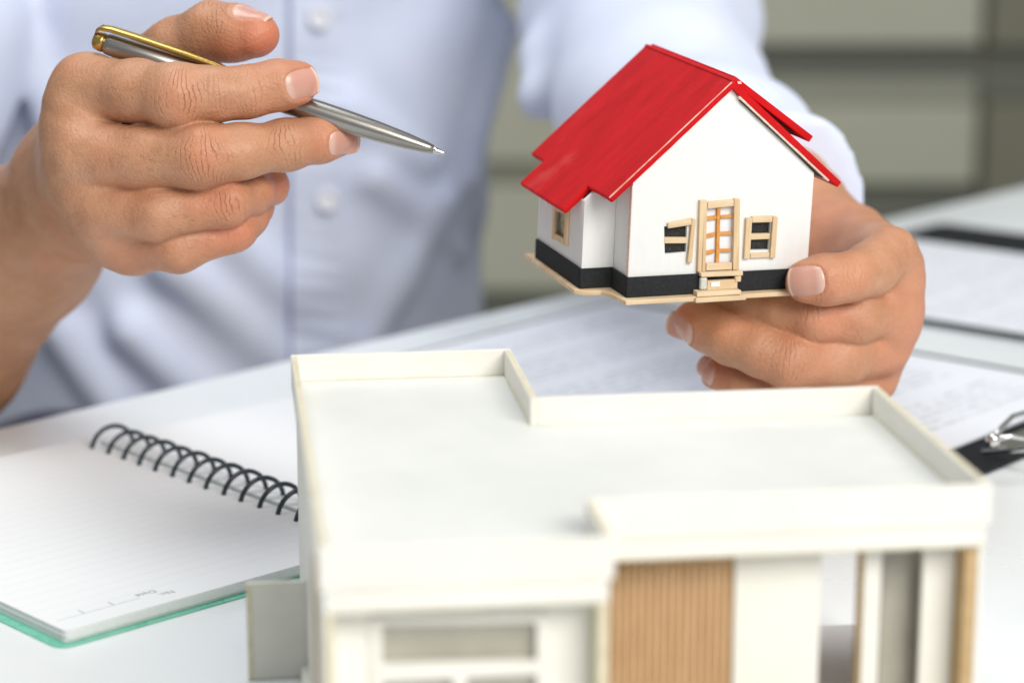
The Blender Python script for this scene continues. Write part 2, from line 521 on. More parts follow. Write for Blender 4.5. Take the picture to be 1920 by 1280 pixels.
for i in range(3):
    prism('page_block', rounded(131, 258 + random.uniform(-.5, .5), random.uniform(0, 1), 180, 2), z2, z2 + 0.95, M['paper'], nb, axis='z')
    z2 += 1.0
prism('ruled_page', rounded(131, 258.5, 0, 180, 2), z2, z2 + 0.25, M['page'], nb, axis='z')
RR = 8.6
ring_path = []
for i in range(28):
    a = math.radians(-8 + 214 * i / 27)
    ring_path.append(np.array([129.3 + RR * math.cos(a) * 1.05, 2.6 * (i / 27.0), PZ - 1.2 + RR * math.sin(a)]) * 1e-3)
rv, rf = tube_mesh(ring_path, 0.00092, 10)
rme = bpy.data.meshes.new('ring')
rme.from_pydata([tuple(v) for v in rv], [], rf)
rme.materials.append(M['ring_black'])
rme.polygons.foreach_set('use_smooth', [True] * len(rme.polygons))
for i in range(16):
    o = bpy.data.objects.new('ring', rme)
    col.objects.link(o); o.parent = nb
    o.location = (random.uniform(-.0003, .0003), 0.0040 + i * 0.0108, random.uniform(-.0003, .0003))

def text_mesh(name, s, size, mat, parent, loc, rotz):
    cu = bpy.data.curves.new(name, 'FONT')
    cu.body, cu.size, cu.extrude = s, size, 0.00002
    to = bpy.data.objects.new(name + '_tmp', cu)
    col.objects.link(to)
    bpy.context.view_layer.update()
    me = bpy.data.meshes.new_from_object(to.evaluated_get(bpy.context.evaluated_depsgraph_get()))
    bpy.data.objects.remove(to)
    me.materials.clear()
    o = link_mesh(name, me, mat, parent)
    o.location, o.rotation_euler = loc, (0, 0, rotz)
    return o
text_mesh('date_print', 'Date', 0.0038, M['ink'], nb, (0.0415, 0.0128, PZ * 1e-3 + 0.00005), math.pi)
text_mesh('number_print', 'No.', 0.0036, M['ink'], nb, (0.0455, 0.0084, PZ * 1e-3 + 0.00005), math.pi)
box('header_rule', 3, 34, 9.3, 9.45, PZ + .02, PZ + .06, M['ink'], nb)
for a_ in (13.0, 24.0):
    box('header_tick', a_, a_ + 0.35, 9.5, 13.0, PZ + .02, PZ + .06, M['ink'], nb)

# ------------------------------------------------------------------ clipboards and printed sheets
E1 = (0.66, 0.751)
CB = frame2((0.200, 0.862), E1)
cb = empty('clipboard', 'black clipboard with silver wire clip right of the white model', 'clipboard', CB)
prism('board', rounded(-104, 124, 0, 300, 8), 0.2, 3.0, M['board_black'], cb, axis='z', bevel=0.0008)
prism('clip_plate', rounded(0, 90, 3, 15, 2), 3.2, 4.4, M['chrome'], cb, axis='z', bevel=0.0004)
bead = np.array(on_z(1862, 824, 0.017))
inv = np.array(CB.inverted())
bl = (inv @ np.append(bead, 1))[:3]
wp = [bl, bl + [.010, .002, .0025], bl + [.022, .004, .004], bl + [.040, .004, .003], bl + [.052, -.004, -.003], (bl[0] + .056, .010, .0046)]
V, Fc = tube_mesh(wp, 0.0011, 10)
wl = raw('wire_lever', V, Fc, M['chrome'], cb, smooth=True)
wp2 = [bl, bl + [.006, -.004, .001], bl + [.013, -.009, -.001], bl + [.019, -.013, -.005], (bl[0] + .022, .010, .0046)]
V, Fc = tube_mesh(wp2, 0.0011, 10)
raw('wire_lever', V, Fc, M['chrome'], cb, smooth=True)
bpr = lathe('lever_bead', [(-0.0028 * math.cos(a), max(0.0028 * math.sin(a), 1e-5)) for a in np.linspace(0, math.pi, 14)], M['chrome'], cb, 20)
bpr.location = bl

def sheet(name, label, frame, cx, cy, w, h, z, mat, rot=0.0, group=None):
    n = 14
    V, Fc = [], []
    ph = random.uniform(0, 6)
    for i in range(n + 1):
        for j in range(n + 1):
            x, y = (i / n - .5) * w, (j / n - .5) * h
            V.append((x, y, 0.0002 * (1 + math.sin(5 * i / n + ph) * math.cos(4 * j / n))))
    m_ = (n + 1) ** 2
    V += [(x, y, zz - 0.00015) for x, y, zz in V]
    for i in range(n):
        for j in range(n):
            a = i * (n + 1) + j
            q = [a, a + n + 1, a + n + 2, a + 1]
            Fc.append(q); Fc.append([k + m_ for k in reversed(q)])
    for i in range(n):
        for a, b in ((i, i + 1), (n * (n + 1) + i + 1, n * (n + 1) + i), ((i + 1) * (n + 1), i * (n + 1)), (i * (n + 1) + n, (i + 1) * (n + 1) + n)):
            Fc.append([a, b, b + m_, a + m_])
    o = raw(name, V, Fc, mat, None, smooth=False)
    o.matrix_world = frame @ Matrix.Translation((cx, cy, z)) @ Matrix.Rotation(rot, 4, 'Z')
    return tag(o, label, 'paper', group)
sheet('printed_sheet', 'printed white sheet under the loose top sheet on the near clipboard', CB, 0.010, 0.158, 0.21, 0.272, 0.0036, M['print_b'], 0.006)
sheet('printed_sheet', 'top printed white sheet with grey text rows behind the white model', CB, 0.007, 0.157, 0.208, 0.270, 0.0044, M['print_a'], -0.008)

CB2 = frame2((0.205, 1.112), E1)
cb2 = empty('clipboard', 'black clipboard lying farther back beside the holding hand', 'clipboard', CB2)
prism('board', rounded(32, 236, -190, 130, 8), 0.2, 3.2, M['board_black'], cb2, axis='z', bevel=0.0008)
prism('clip_plate', rounded(70, 170, -186, -160, 3), 3.3, 5.0, M['chrome'], cb2, axis='z', bevel=0.0005)
sheet('printed_sheet', 'faintly printed white sheet on the far clipboard beside the holding hand', CB2, 0.078, -0.03, 0.178, 0.288, 0.0052, M['print_b'], 0.02)

# ------------------------------------------------------------------ implicit surfaces for the hands, arms and shirt
def smin(a, b, k):
    h = np.maximum(k - np.abs(a - b), 0.0) / k
    return np.minimum(a, b) - h * h * k * 0.25

def rcone(p, a, b, r1, r2):
    ba = b - a
    pa = p - a
    t = np.clip(pa @ (ba / max(ba @ ba, 1e-12)), 0.0, 1.0)
    q = pa - t[:, None] * ba
    return np.sqrt(np.einsum('ij,ij->i', q, q)) - (r1 + (r2 - r1) * t)

def ellip(p, c, A, rad):
    q = (p - c) @ A.T / rad
    k0 = np.linalg.norm(q, axis=1)
    k1 = np.linalg.norm(q / rad, axis=1)
    return k0 * (k0 - 1.0) / np.maximum(k1, 1e-9)

def chain(p, pts, k):
    d = None
    for (a, ra), (b, rb) in zip(pts[:-1], pts[1:]):
        e = rcone(p, a, b, ra, rb)
        d = e if d is None else smin(d, e, k)
    return d

def surface_nets(f, lo, hi, h, nb_=8, lip=1.25):
    """sparse naive surface nets of the implicit function f inside the box lo..hi"""
    lo, hi = np.array(lo), np.array(hi)
    bs = h * nb_
    dims = np.ceil((hi - lo) / bs).astype(int)
    g = np.stack(np.meshgrid(*[np.arange(n) for n in dims], indexing='ij'), -1).reshape(-1, 3)
    cen = lo + (g + 0.5) * bs
    dist = np.concatenate([f(c_) for c_ in np.array_split(cen, max(1, len(cen) // 200000))])
    g = g[np.abs(dist) < bs * lip]
    off = np.stack(np.meshgrid(*[np.arange(nb_ + 1)] * 3, indexing='ij'), -1).reshape(-1, 3)
    NN = dims.max() * nb_ + 4
    cells, cpos, quads = [], [], []
    edges = []
    for gb in np.array_split(g, max(1, len(g) // 400)):
        idx = gb[:, None, :] * nb_ + off[None]
        val = f((lo + idx.reshape(-1, 3) * h)).reshape(len(gb), nb_ + 1, nb_ + 1, nb_ + 1)
        ins = val < 0
        corner = [(i, j, k) for i in (0, 1) for j in (0, 1) for k in (0, 1)]
        cs = [(slice(None),) + tuple(slice(c_[q], nb_ + c_[q]) for q in range(3)) for c_ in corner]
        cnt = sum(ins[s_].astype(np.int8) for s_ in cs)
        act = (cnt > 0) & (cnt < 8)
        bi, ci, cj, ck = np.nonzero(act)
        if len(bi) == 0:
            continue
        cv = [val[(bi, ci + c_[0], cj + c_[1], ck + c_[2])] for c_ in corner]
        acc = np.zeros((len(bi), 3)); num = np.zeros(len(bi))
        for m in range(8):
            for n in range(m + 1, 8):
                d = np.array(corner[n]) - np.array(corner[m])
                if np.abs(d).sum() != 1:
                    continue
                x = (cv[m] < 0) != (cv[n] < 0)
                t = np.where(x, cv[m] / np.where(x, cv[m] - cv[n], 1), 0)
                pp = np.array(corner[m])[None] + t[:, None] * d[None]
                acc += np.where(x[:, None], pp, 0); num += x
        base = gb[bi] * nb_ + np.stack([ci, cj, ck], 1)
        cells.append((base[:, 0] * NN + base[:, 1]) * NN + base[:, 2])
        cpos.append(lo + (base + acc / num[:, None]) * h)
        for ax in range(3):
            s0 = [slice(None)] + [slice(0, nb_)] * 3
            s1 = list(s0); s1[ax + 1] = slice(1, nb_ + 1)
            a, b = ins[tuple(s0)], ins[tuple(s1)]
            bb, ii, jj, kk = np.nonzero(a != b)
            e = gb[bb] * nb_ + np.stack([ii, jj, kk], 1)
            edges.append((ax, e, a[bb, ii, jj, kk]))
    cells = np.concatenate(cells); cpos = np.concatenate(cpos)
    order = np.argsort(cells); cells = cells[order]; cpos = cpos[order]
    for ax, e, s_ in edges:
        u_, v_ = [(1, 2), (2, 0), (0, 1)][ax]
        q, ok = [], np.ones(len(e), bool)
        for du, dv in ((0, 0), (-1, 0), (-1, -1), (0, -1)):
            c_ = e.copy(); c_[:, u_] += du; c_[:, v_] += dv
            key = (c_[:, 0] * NN + c_[:, 1]) * NN + c_[:, 2]
            i_ = np.clip(np.searchsorted(cells, key), 0, len(cells) - 1)
            ok &= (cells[i_] == key) & (c_.min(1) >= 0)
            q.append(i_)
        q = np.stack(q, 1)
        q = np.where(s_[:, None], q, q[:, ::-1])
        quads.append(q[ok])
    quads = np.concatenate(quads)
    # settle the points on the surface
    for _ in range(2):
        d = f(cpos)
        e_ = h * 0.5
        gr = np.stack([f(cpos + np.eye(3)[i] * e_) - d for i in range(3)], 1) / e_
        gl = np.maximum(np.einsum('ij,ij->i', gr, gr), 0.25)
        cpos = cpos - np.clip(d / gl, -h, h)[:, None] * gr
    gr /= np.maximum(np.linalg.norm(gr, axis=1, keepdims=True), 1e-9)
    return cpos, quads, gr

def np_mesh(name, V, Q):
    me = bpy.data.meshes.new(name)
    me.vertices.add(len(V)); me.vertices.foreach_set('co', V.astype(np.float32).ravel())
    me.loops.add(len(Q) * 4); me.loops.foreach_set('vertex_index', Q.astype(np.int32).ravel())
    me.polygons.add(len(Q))
    me.polygons.foreach_set('loop_start', np.arange(0, len(Q) * 4, 4, dtype=np.int32))
    me.update(calc_edges=True)
    me.validate()
    return me

def J(px, py, dd, rpx):
    """joint: place and radius, the radius measured in photo pixels"""
    return (P(px, py, dd), rpx * (D0 + dd * 1e-3) / F)

def unit(v):
    v = np.array(v, float)
    return v / np.linalg.norm(v)

def vec(r, u, c_):
    return unit(r * RIGHT + u * UP + c_ * TOCAM)

class Hand:
    def __init__(s, fingers, palm, arm, nails, knuckles, kf=0.0034, flush=()):
        s.fingers, s.palm, s.arm, s.kf = fingers, palm, arm, kf
        s.nails, s.knuckles, s.flush = nails, knuckles, flush
        s.balls = []
        for fg in fingers:
            c = np.mean([q[0] for q in fg], axis=0)
            s.balls.append((c, max(np.linalg.norm(q[0] - c) + q[1] for q in fg) + 0.018))
    def f(s, p):
        base = None
        for a, b in s.palm:
            e = rcone(p, a[0], b[0], a[1], b[1])
            base = e if base is None else smin(base, e, 0.014)
        base = smin(base, chain(p, s.arm, 0.012), 0.016)
        out = base.copy()
        for fg, (c, R_) in zip(s.fingers, s.balls):
            near = np.einsum('ij,ij->i', p - c, p - c) < R_ * R_
            if not near.any():
                continue
            q = p[near]
            d = smin(base[near], chain(q, fg, 0.004), s.kf)
            out[near] = smin(out[near], d, 0.0009)
        return out

pen_hand = Hand(
    fingers=[
        [J(170, 172, 14, 66), J(255, 171, 1, 56), J(334, 181, -7, 60), J(398, 177, -5, 49), J(462, 173, -2, 46), J(525, 160, 1, 45), J(556, 155, 3, 41)],
        [J(165, 292, 8, 68), J(272, 296, -2, 55), J(378, 293, -8, 58), J(455, 284, -4, 49), J(540, 271, 5, 46), J(600, 260, 13, 42), J(633, 256, 18, 37)],
        [J(200, 392, 10, 58), J(300, 401, 0, 47), J(425, 379, 2, 44), J(470, 362, 12, 38), J(503, 347, 26, 35), J(450, 335, 44, 33)],
        [J(258, 453, 18, 56), J(335, 462, 9, 46), J(440, 432, 11, 37), J(466, 408, 19, 33), J(480, 388, 30, 30), J(430, 372, 46, 29)],
        [J(270, 132, 44, 60), J(330, 92, 33, 55), J(398, 60, 24, 54), J(440, 62, 19, 50), J(478, 65, 15, 45)],
    ],
    palm=[(J(165, 167, 16, 67), J(185, 290, 70, 70)), (J(161, 230, 22, 66), J(175, 300, 72, 80)), (J(160, 292, 13, 70), J(165, 325, 72, 80)), (J(172, 345, 20, 60), J(165, 325, 72, 80)),
          (J(200, 392, 15, 59), J(170, 350, 76, 78)), (J(228, 428, 22, 50), J(180, 380, 76, 70)), (J(258, 453, 22, 54), J(190, 395, 76, 66)),
          (J(270, 132, 46, 56), J(215, 250, 72, 70)), (J(230, 330, 40, 75), J(190, 340, 75, 80))],
    arm=[J(165, 330, 72, 96), J(145, 350, 88, 112), J(45, 460, 130, 136), J(-120, 640, 190, 165), J(-300, 770, 300, 190), J(-215, 330, 440, 200)],
    nails=[  # finger index, centre px, py, along (r,u,c), normal (r,u,c), half width mm, half length mm
        (0, 562, 158, (0.93, 0.30, -0.30), (0.20, -0.10, 0.96), 5.2, 6.3),
        (1, 636, 262, (0.90, 0.12, -0.42), (0.30, -0.22, 0.92), 4.9, 6.6),
        (4, 473, 43, (0.98, -0.10, 0.10), (0.02, 0.84, 0.54), 5.6, 7.2),
    ],
    knuckles=[  # px, py, dd, along (r,u), half size mm (along, across), strength
        (335, 185, -16, (1, -0.02), 8.0, 9.5, 1.0), (380, 295, -18, (1, 0.08), 9.0, 9.5, 1.0),
        (468, 172, -9, (1, 0.1), 5.0, 7.0, 0.55), (540, 270, -3, (1, 0.15), 5.5, 7.0, 0.9),
        (424, 382, -6, (1, 0.25), 7.0, 7.5, 0.75), (436, 432, 5, (1, 0.3), 5.0, 6.0, 0.4),
        (398, 35, 16, (1, 0.05), 6.0, 8.5, 0.7), (410, 180, -14, (1, 0.1), 3.0, 8.0, 0.35)],
    flush=[(335, 185, -16, 8, .35), (380, 298, -18, 8, .35), (590, 155, 0, 10, .75), (505, 150, 0, 11, .45), (660, 255, 14, 9, .8), (600, 260, 8, 9, .5),
           (500, 75, 12, 13, 1.0), (520, 60, 10, 8, .5), (450, 95, 16, 10, .9), (420, 385, -6, 9, .45), (520, 340, 20, 12, .7), (440, 440, 5, 12, .7), (300, 500, 15, 18, .35), (480, 400, 22, 10, .6)])

house_hand = Hand(
    fingers=[
        [J(1666, 478, 34, 53), J(1632, 505, 22, 49), J(1594, 519, 13, 44), J(1550, 524, 10, 45), J(1513, 528, 10, 41)],
        [J(1658, 580, 40, 53), J(1600, 592, 28, 53), J(1525, 592, 24, 50), J(1470, 586, 28, 44), J(1420, 577, 34, 41), J(1352, 560, 46, 36)],
        [J(1645, 648, 50, 58), J(1570, 668, 34, 54), J(1480, 674, 26, 52), J(1425, 655, 28, 47), J(1368, 634, 32, 46), J(1325, 614, 38, 42), J(1297, 602, 42, 36)],
        [J(1625, 705, 62, 58), J(1540, 735, 46, 50), J(1462, 742, 38, 47), J(1395, 722, 42, 41), J(1346, 700, 48, 32)],
        [J(1595, 740, 78, 50), J(1530, 775, 66, 44), J(1465, 785, 60, 41), J(1415, 765, 62, 35), J(1385, 745, 66, 29)],
    ],
    palm=[(J(1662, 480, 38, 50), J(1600, 455, 90, 68)), (J(1656, 580, 44, 55), J(1560, 480, 105, 80)), (J(1642, 648, 54, 56), J(1550, 520, 108, 85)),
          (J(1620, 700, 66, 55), J(1535, 540, 112, 80)), (J(1590, 738, 80, 46), J(1520, 550, 116, 70)), (J(1662, 520, 42, 52), J(1658, 580, 46, 52))],
    arm=[J(1545, 480, 104, 82), J(1490, 415, 125, 100), J(1440, 350, 165, 112), J(1380, 310, 230, 120), J(1300, 260, 330, 130), J(1200, -100, 460, 160)],
    nails=[
        (0, 1512, 527, (-0.98, -0.08, -0.16), (-0.12, -0.02, 0.99), 5.5, 6.6),
        (2, 1283, 611, (-0.85, 0.30, -0.40), (-0.38, -0.25, 0.88), 5.0, 6.4),
        (3, 1330, 694, (-0.74, 0.45, -0.45), (-0.60, -0.20, 0.75), 4.2, 5.4),
    ],
    knuckles=[(1514, 590, 14, (1, 0.0), 6.0, 7.0, 0.6), (1480, 676, 16, (1, -0.1), 7.0, 8.0, 0.55), (1600, 505, 6, (1, 0.1), 5.0, 7.0, 0.3), (1680, 470, 26, (.7, .7), 7, 8, .25)],
    flush=[(1485, 530, 5, 10, .6), (1530, 545, 5, 12, .45), (1270, 600, 38, 12, .8), (1320, 690, 45, 12, .7), (1560, 430, 80, 20, .4), (1690, 640, 50, 22, .55), (1700, 560, 38, 16, .4), (1560, 600, 20, 14, .35), (1500, 700, 30, 16, .35)])

def make_hand(h, lo, hi, step):
    V, Q, N = surface_nets(h.f, lo, hi, step)
    q = V * 1e3
    V = V + N * (0.00022 * np.sin(q[:, 0] * .31 + 2 * np.sin(q[:, 2] * .17)) * np.sin(q[:, 2] * .37 + q[:, 1] * .21))[:, None]
    # nail beds: sink the bed, raise the folds
    for fi, px, py, al, nm, hw, hl in h.nails:
        tipc = h.fingers[fi][-1][0]
        nrm = vec(*nm); al = vec(*al); al = unit(al - nrm * (al @ nrm)); sd = np.cross(nrm, al)
        c0 = CAMP + ray(px, py) * ((tipc - CAMP) @ -TOCAM)
        q = V - c0
        a, b, n = q @ al / (hl * 1e-3), q @ sd / (hw * 1e-3), q @ nrm
        rho = (np.abs(a) ** 2.8 + np.abs(b) ** 2.8) ** (1 / 2.8)
        ok = (n > -0.003) & (N @ nrm > 0.05) & (np.abs(q).max(1) < 0.02)
        front = np.clip((a - 0.3) / 0.6, 0, 1)
        dsp = np.where(ok, -0.00045 * np.clip((1.02 - rho) / 0.12, 0, 1) + 0.00026 * np.exp(-((rho - 1.12) / 0.10) ** 2) * (1 - front), 0)
        V = V + N * dsp[:, None]
    kn = np.zeros((len(V), 3)); fl = np.zeros(len(V))
    for px, py, dd, al, sa, sc, st in h.knuckles:
        c0 = P(px, py, dd)
        ax = unit(al[0] * RIGHT + al[1] * UP); sd = unit(np.cross(TOCAM, ax))
        q = (V - c0) * 1e3
        u, v = q @ ax, q @ sd
        m = st * np.exp(-(u / sa) ** 4 * 0.9 - (v / sc) ** 4) * np.clip((N @ TOCAM + 0.05) * 1.6, 0, 1) * (np.linalg.norm(q, axis=1) < 26)
        better = m > kn[:, 2]
        kn[better] = np.stack([u, v, m], 1)[better]
    for px, py, dd, rad, st in h.flush:
        q = np.linalg.norm(V - P(px, py, dd), axis=1) * 1e3
        fl = np.maximum(fl, st * np.exp(-(q / rad) ** 2))
    return V, Q, kn, fl

def bounds(*pts):
    a = np.array(pts)
    return a.min(0), a.max(0)

def hand_box(h, n_arm):
    pts = []
    for fg in h.fingers:
        for c_, r in fg: pts += [c_ - r, c_ + r]
    for c_, r in h.arm[:n_arm]: pts += [c_ - r, c_ + r]
    lo, hi = bounds(*pts)
    return lo - 0.008, hi + 0.008

person = empty('person', 'person in a pale blue shirt holding a pen and a model house', 'person', Matrix.Translation((-0.15, 1.36, -0.74)))
PI_ = np.array([0.15, -1.36, 0.74])

bodyV, bodyQ, bodyK, bodyF = [], [], [], []
nv = 0
for h, na in ((pen_hand, 5), (house_hand, 5)):
    lo, hi = hand_box(h, na)
    V, Q, kn, fl = make_hand(h, lo, hi, 0.0008)
    bodyV.append(V); bodyQ.append(Q + nv); bodyK.append(kn); bodyF.append(fl); nv += len(V)

def torso_f(p):
    c_ = np.array([-0.168, 1.37, 0.0])
    q = (p - c_) / np.array([1.0, 0.68, 1.0])
    return rcone(q, np.array([-.012, 0, -0.22]), np.array([0.004, 0, 0.42]), 0.150, 0.176)
def core_f(p):
    return torso_f(p) * 0.68 + 0.010
V, Q, _ = surface_nets(core_f, (-0.36, 1.2, -0.4), (0.06, 1.55, 0.62), 0.012)
bodyV.append(V); bodyQ.append(Q + nv); bodyK.append(np.zeros((len(V), 3))); bodyF.append(np.zeros(len(V))); nv += len(V)
bodyV = np.concatenate(bodyV) + PI_
me = np_mesh('body', bodyV, np.concatenate(bodyQ))
a_ = me.attributes.new('knuckle', 'FLOAT_VECTOR', 'POINT'); a_.data.foreach_set('vector', np.concatenate(bodyK).astype(np.float32).ravel())
a_ = me.attributes.new('flush', 'FLOAT', 'POINT'); a_.data.foreach_set('value', np.concatenate(bodyF).astype(np.float32))
body = link_mesh('body', me, M['skin'], person, smooth=True)

def make_nail(h, spec):
    fi, px, py, al, nm, hw, hl = spec
    fg = h.fingers[fi]
    nrm = vec(*nm); al = vec(*al); al = unit(al - nrm * (al @ nrm)); sd = np.cross(nrm, al)
    c0 = CAMP + ray(px, py) * ((fg[-1][0] - CAMP) @ -TOCAM)
    n = 20
    g = np.linspace(-1, 1, n + 1)
    A, B = np.meshgrid(g, g, indexing='ij')
    # square grid squeezed to a rounded nail outline; straight free edge
    a2 = A.ravel() * np.sqrt(1 - 0.30 * B.ravel() ** 2 * (A.ravel() < 0) - 0.34 * B.ravel() ** 2 * (A.ravel() >= 0))
    b2 = B.ravel() * np.sqrt(1 - 0.34 * A.ravel() ** 2 * (A.ravel() < 0) - 0.24 * A.ravel() ** 2 * (A.ravel() >= 0))
    pts = c0 + a2[:, None] * hl * 1e-3 * al + b2[:, None] * hw * 1e-3 * sd
    f = lambda p: chain(p, fg, 0.004)
    # drop onto the finger along the nail normal
    pts = pts + nrm * 0.014
    for _ in range(40):
        d = f(pts)
        pts = pts - nrm * np.clip(d, -0.002, 0.002)[:, None] * 0.7
    base = pts @ nrm
    base = np.maximum(base, np.median(base) - 0.0030)
    pts = pts + nrm * (base - pts @ nrm)[:, None]
    G = base.reshape(n + 1, n + 1)
    ia, ib = int(n * 0.60), int(n * 0.30)
    slope = (G[ia] - G[ib]) / (g[ia] - g[ib])
    want = (G[ia][None] + np.minimum(slope, 0.0)[None] * (g[:, None] - g[ia])).ravel() - 0.0003 * np.clip(a2, 0, 1) ** 2
    wgt = np.clip((A.ravel() - 0.3) / 0.7, 0, 1) * 0.45
    hgt = base * (1 - wgt) + np.maximum(want, base) * wgt
    rim = np.maximum(np.abs(A.ravel()) * (A.ravel() < 0), np.abs(B.ravel())) ** 10
    hgt = hgt - 0.00002 - 0.0005 * rim
    pts = pts + nrm * (hgt - base)[:, None]
    low = pts - nrm * 0.0007
    N1 = (n + 1) ** 2
    V = np.concatenate([pts, low])
    Fc = []
    for i in range(n):
        for j in range(n):
            a = i * (n + 1) + j
            q = [a, a + n + 1, a + n + 2, a + 1]
            Fc.append(q); Fc.append([k + N1 for k in reversed(q)])
    for i in range(n):
        for a, b in ((i, i + 1), (n * (n + 1) + i + 1, n * (n + 1) + i), ((i + 1) * (n + 1), i * (n + 1)), (i * (n + 1) + n, (i + 1) * (n + 1) + n)):
            Fc.append([a, b, b + N1, a + N1])
    o = raw('fingernail', V + PI_, Fc, M['nail'], body, smooth=True)
    at = o.data.attributes.new('along', 'FLOAT', 'POINT')
    aa = (A.ravel() + 1) / 2
    at.data.foreach_set('value', np.concatenate([aa, aa]).astype(np.float32))
    import bmesh
    bm = bmesh.new(); bm.from_mesh(o.data); bmesh.ops.recalc_face_normals(bm, faces=bm.faces); bm.to_mesh(o.data); bm.free()
    o.data.polygons.foreach_set('use_smooth', [True] * len(o.data.polygons))
for h in (pen_hand, house_hand):
    for sp in h.nails:
        make_nail(h, sp)

# short fine hairs on the backs of the fingers and the hand
def on_hand(h, px, py):
    ds = np.linspace(D0 - 0.03, D0 + 0.05, 260)
    pts = CAMP + ray(px, py)[None] * ds[:, None]
    hit = h.f(pts) < 0
    return pts[int(np.argmax(hit))] if hit.any() else None
HV, HF = [], []
for cx, cy, sx_, sy_, n_, (dx_, dy_) in ((245, 190, 60, 36, 34, (.9, .45)), (290, 305, 70, 36, 60, (.95, .35)), (215, 265, 50, 40, 24, (.9, .4)), (320, 405, 75, 30, 34, (.95, .25)), (330, 470, 60, 24, 18, (.95, .2)), (160, 260, 50, 80, 30, (.8, .6))):
    for _ in range(n_):
        px, py = cx + rng.normal() * sx_ * .6, cy + rng.normal() * sy_ * .6
        ln = rng.uniform(8, 18); an = math.atan2(dy_, dx_) + rng.normal() * .35
        a = on_hand(pen_hand, px, py); b = on_hand(pen_hand, px + ln * math.cos(an) * .5, py + ln * math.sin(an) * .5); c = on_hand(pen_hand, px + ln * math.cos(an), py + ln * math.sin(an))
        if a is None or b is None or c is None or np.linalg.norm(c - a) > .006:
            continue
        tv, tf = tube_mesh([a - TOCAM * .0002, b + TOCAM * .00045, c + TOCAM * .0006], [.000026, .000022, .000008], 3)
        k_ = len(HV)
        HV += [v + PI_ for v in tv]; HF += [[i_ + k_ for i_ in q] for q in tf]
M['hair'] = paint_mat('fine_hair', (0.13, 0.06, 0.03), (0.20, 0.10, 0.055), 500.0, rough=0.5, bmp=0)
hr = raw('hand_hair', HV, HF, M['hair'], body, smooth=True)
hr['kind'] = 'stuff'

# shirt: torso, two sleeves, folds
def JM(px, py, d, r):
    return (CAMP + ray(px, py) * d, r)
sleeve_b = [JM(1150, -420, 1.36, .080), JM(1202, 20, 1.235, .058), JM(1242, 215, 1.11, .046), JM(1345, 310, 1.0, .037), JM(1458, 376, .925, .0285), JM(1482, 404, .885, .0280)]
cut_b = (JM(1476, 374, .922, 0)[0], unit(JM(1482, 404, .885, 0)[0] - JM(1345, 310, 1.0, 0)[0]))
sleeve_a = [JM(-110, -420, 1.36, .085), JM(-175, 100, 1.25, .058), JM(-300, 560, 1.16, .058), JM(-330, 760, 1.08, .055), JM(-270, 770, 1.03, .05)]
cut_a = (JM(-300, 770, 1.05, 0)[0], unit(JM(-270, 770, 1.03, 0)[0] - JM(-330, 760, 1.08, 0)[0]))
def on_torso(px, py, d):
    ds = np.linspace(1.1, 1.5, 600)
    pts = CAMP + ray(px, py)[None] * ds[:, None]
    hit = torso_f(pts) < 0
    i = int(np.argmax(hit)) if hit.any() else 300
    return pts[i] - TOCAM * 0.0005
folds = [  # px,py,d -> px,py,d, r
    ((330, 500, 1.285), (690, 800, 1.262), .017), ((250, 620, 1.285), (480, 830, 1.255), .016), ((420, 420, 1.285), (760, 760, 1.268), .012),
    ((130, 620, 1.29), (260, 820, 1.26), .016), ((820, 380, 1.30), (690, 640, 1.272), .013), ((700, 330, 1.285), (860, 470, 1.305), .011),
    ((930, 60, 1.335), (880, 330, 1.315), .012), ((640, 200, 1.277), (800, 300, 1.285), .010), ((60, 100, 1.33), (150, 420, 1.30), .013)]
folds = [(on_torso(*a), on_torso(*b), r) for a, b, r in folds]
sfolds = [((1020, 110, 1.19), (1290, 130, 1.165), .012), ((1010, 190, 1.175), (1200, 170, 1.155), .012), ((1180, 90, 1.17), (1400, 150, 1.16), .012),
          ((1250, 160, 1.10), (1480, 260, 1.045), .010), ((1130, 230, 1.12), (1330, 200, 1.075), .012), ((1100, 60, 1.185), (1330, 40, 1.18), .010)]
sfolds = [(JM(*a, 0)[0], JM(*b, 0)[0], r) for a, b, r in sfolds]
def shirt_f(p):
    d = torso_f(p) * 0.75
    for a, b, r in folds:
        d = smin(d, rcone(p, a, b, r * .9, r * .6), 0.012)
    sb = chain(p, sleeve_b, 0.03)
    for a, b, r in sfolds:
        sb = smin(sb, rcone(p, a, b, r * .8, r * .5), 0.02)
    sb = np.maximum(sb, (p - cut_b[0]) @ cut_b[1])
    sa = np.maximum(chain(p, sleeve_a, 0.03), (p - cut_a[0]) @ cut_a[1])
    w = 0.0022 * np.sin(p[:, 0] * 46 + 3 * np.sin(p[:, 2] * 21)) * np.sin(p[:, 2] * 38 + 2.1 * np.sin(p[:, 0] * 27))
    d = smin(d, sb, 0.010)
    d = smin(d, sa, 0.010)
    return np.maximum(d + w, -(p[:, 2] + 0.16))
V, Q, _ = surface_nets(shirt_f, (-0.66, 0.84, -0.18), (0.26, 1.56, 0.56), 0.0048, lip=1.6)
shirt = link_mesh('shirt', np_mesh('shirt', V + PI_, Q), M['shirt'], person, smooth=True)

def on_f(f, px, py, d0, d1):
    ds = np.linspace(d0, d1, 400)
    pts = CAMP + ray(px, py)[None] * ds[:, None]
    i = int(np.argmax(f(pts) < 0))
    return pts[i]
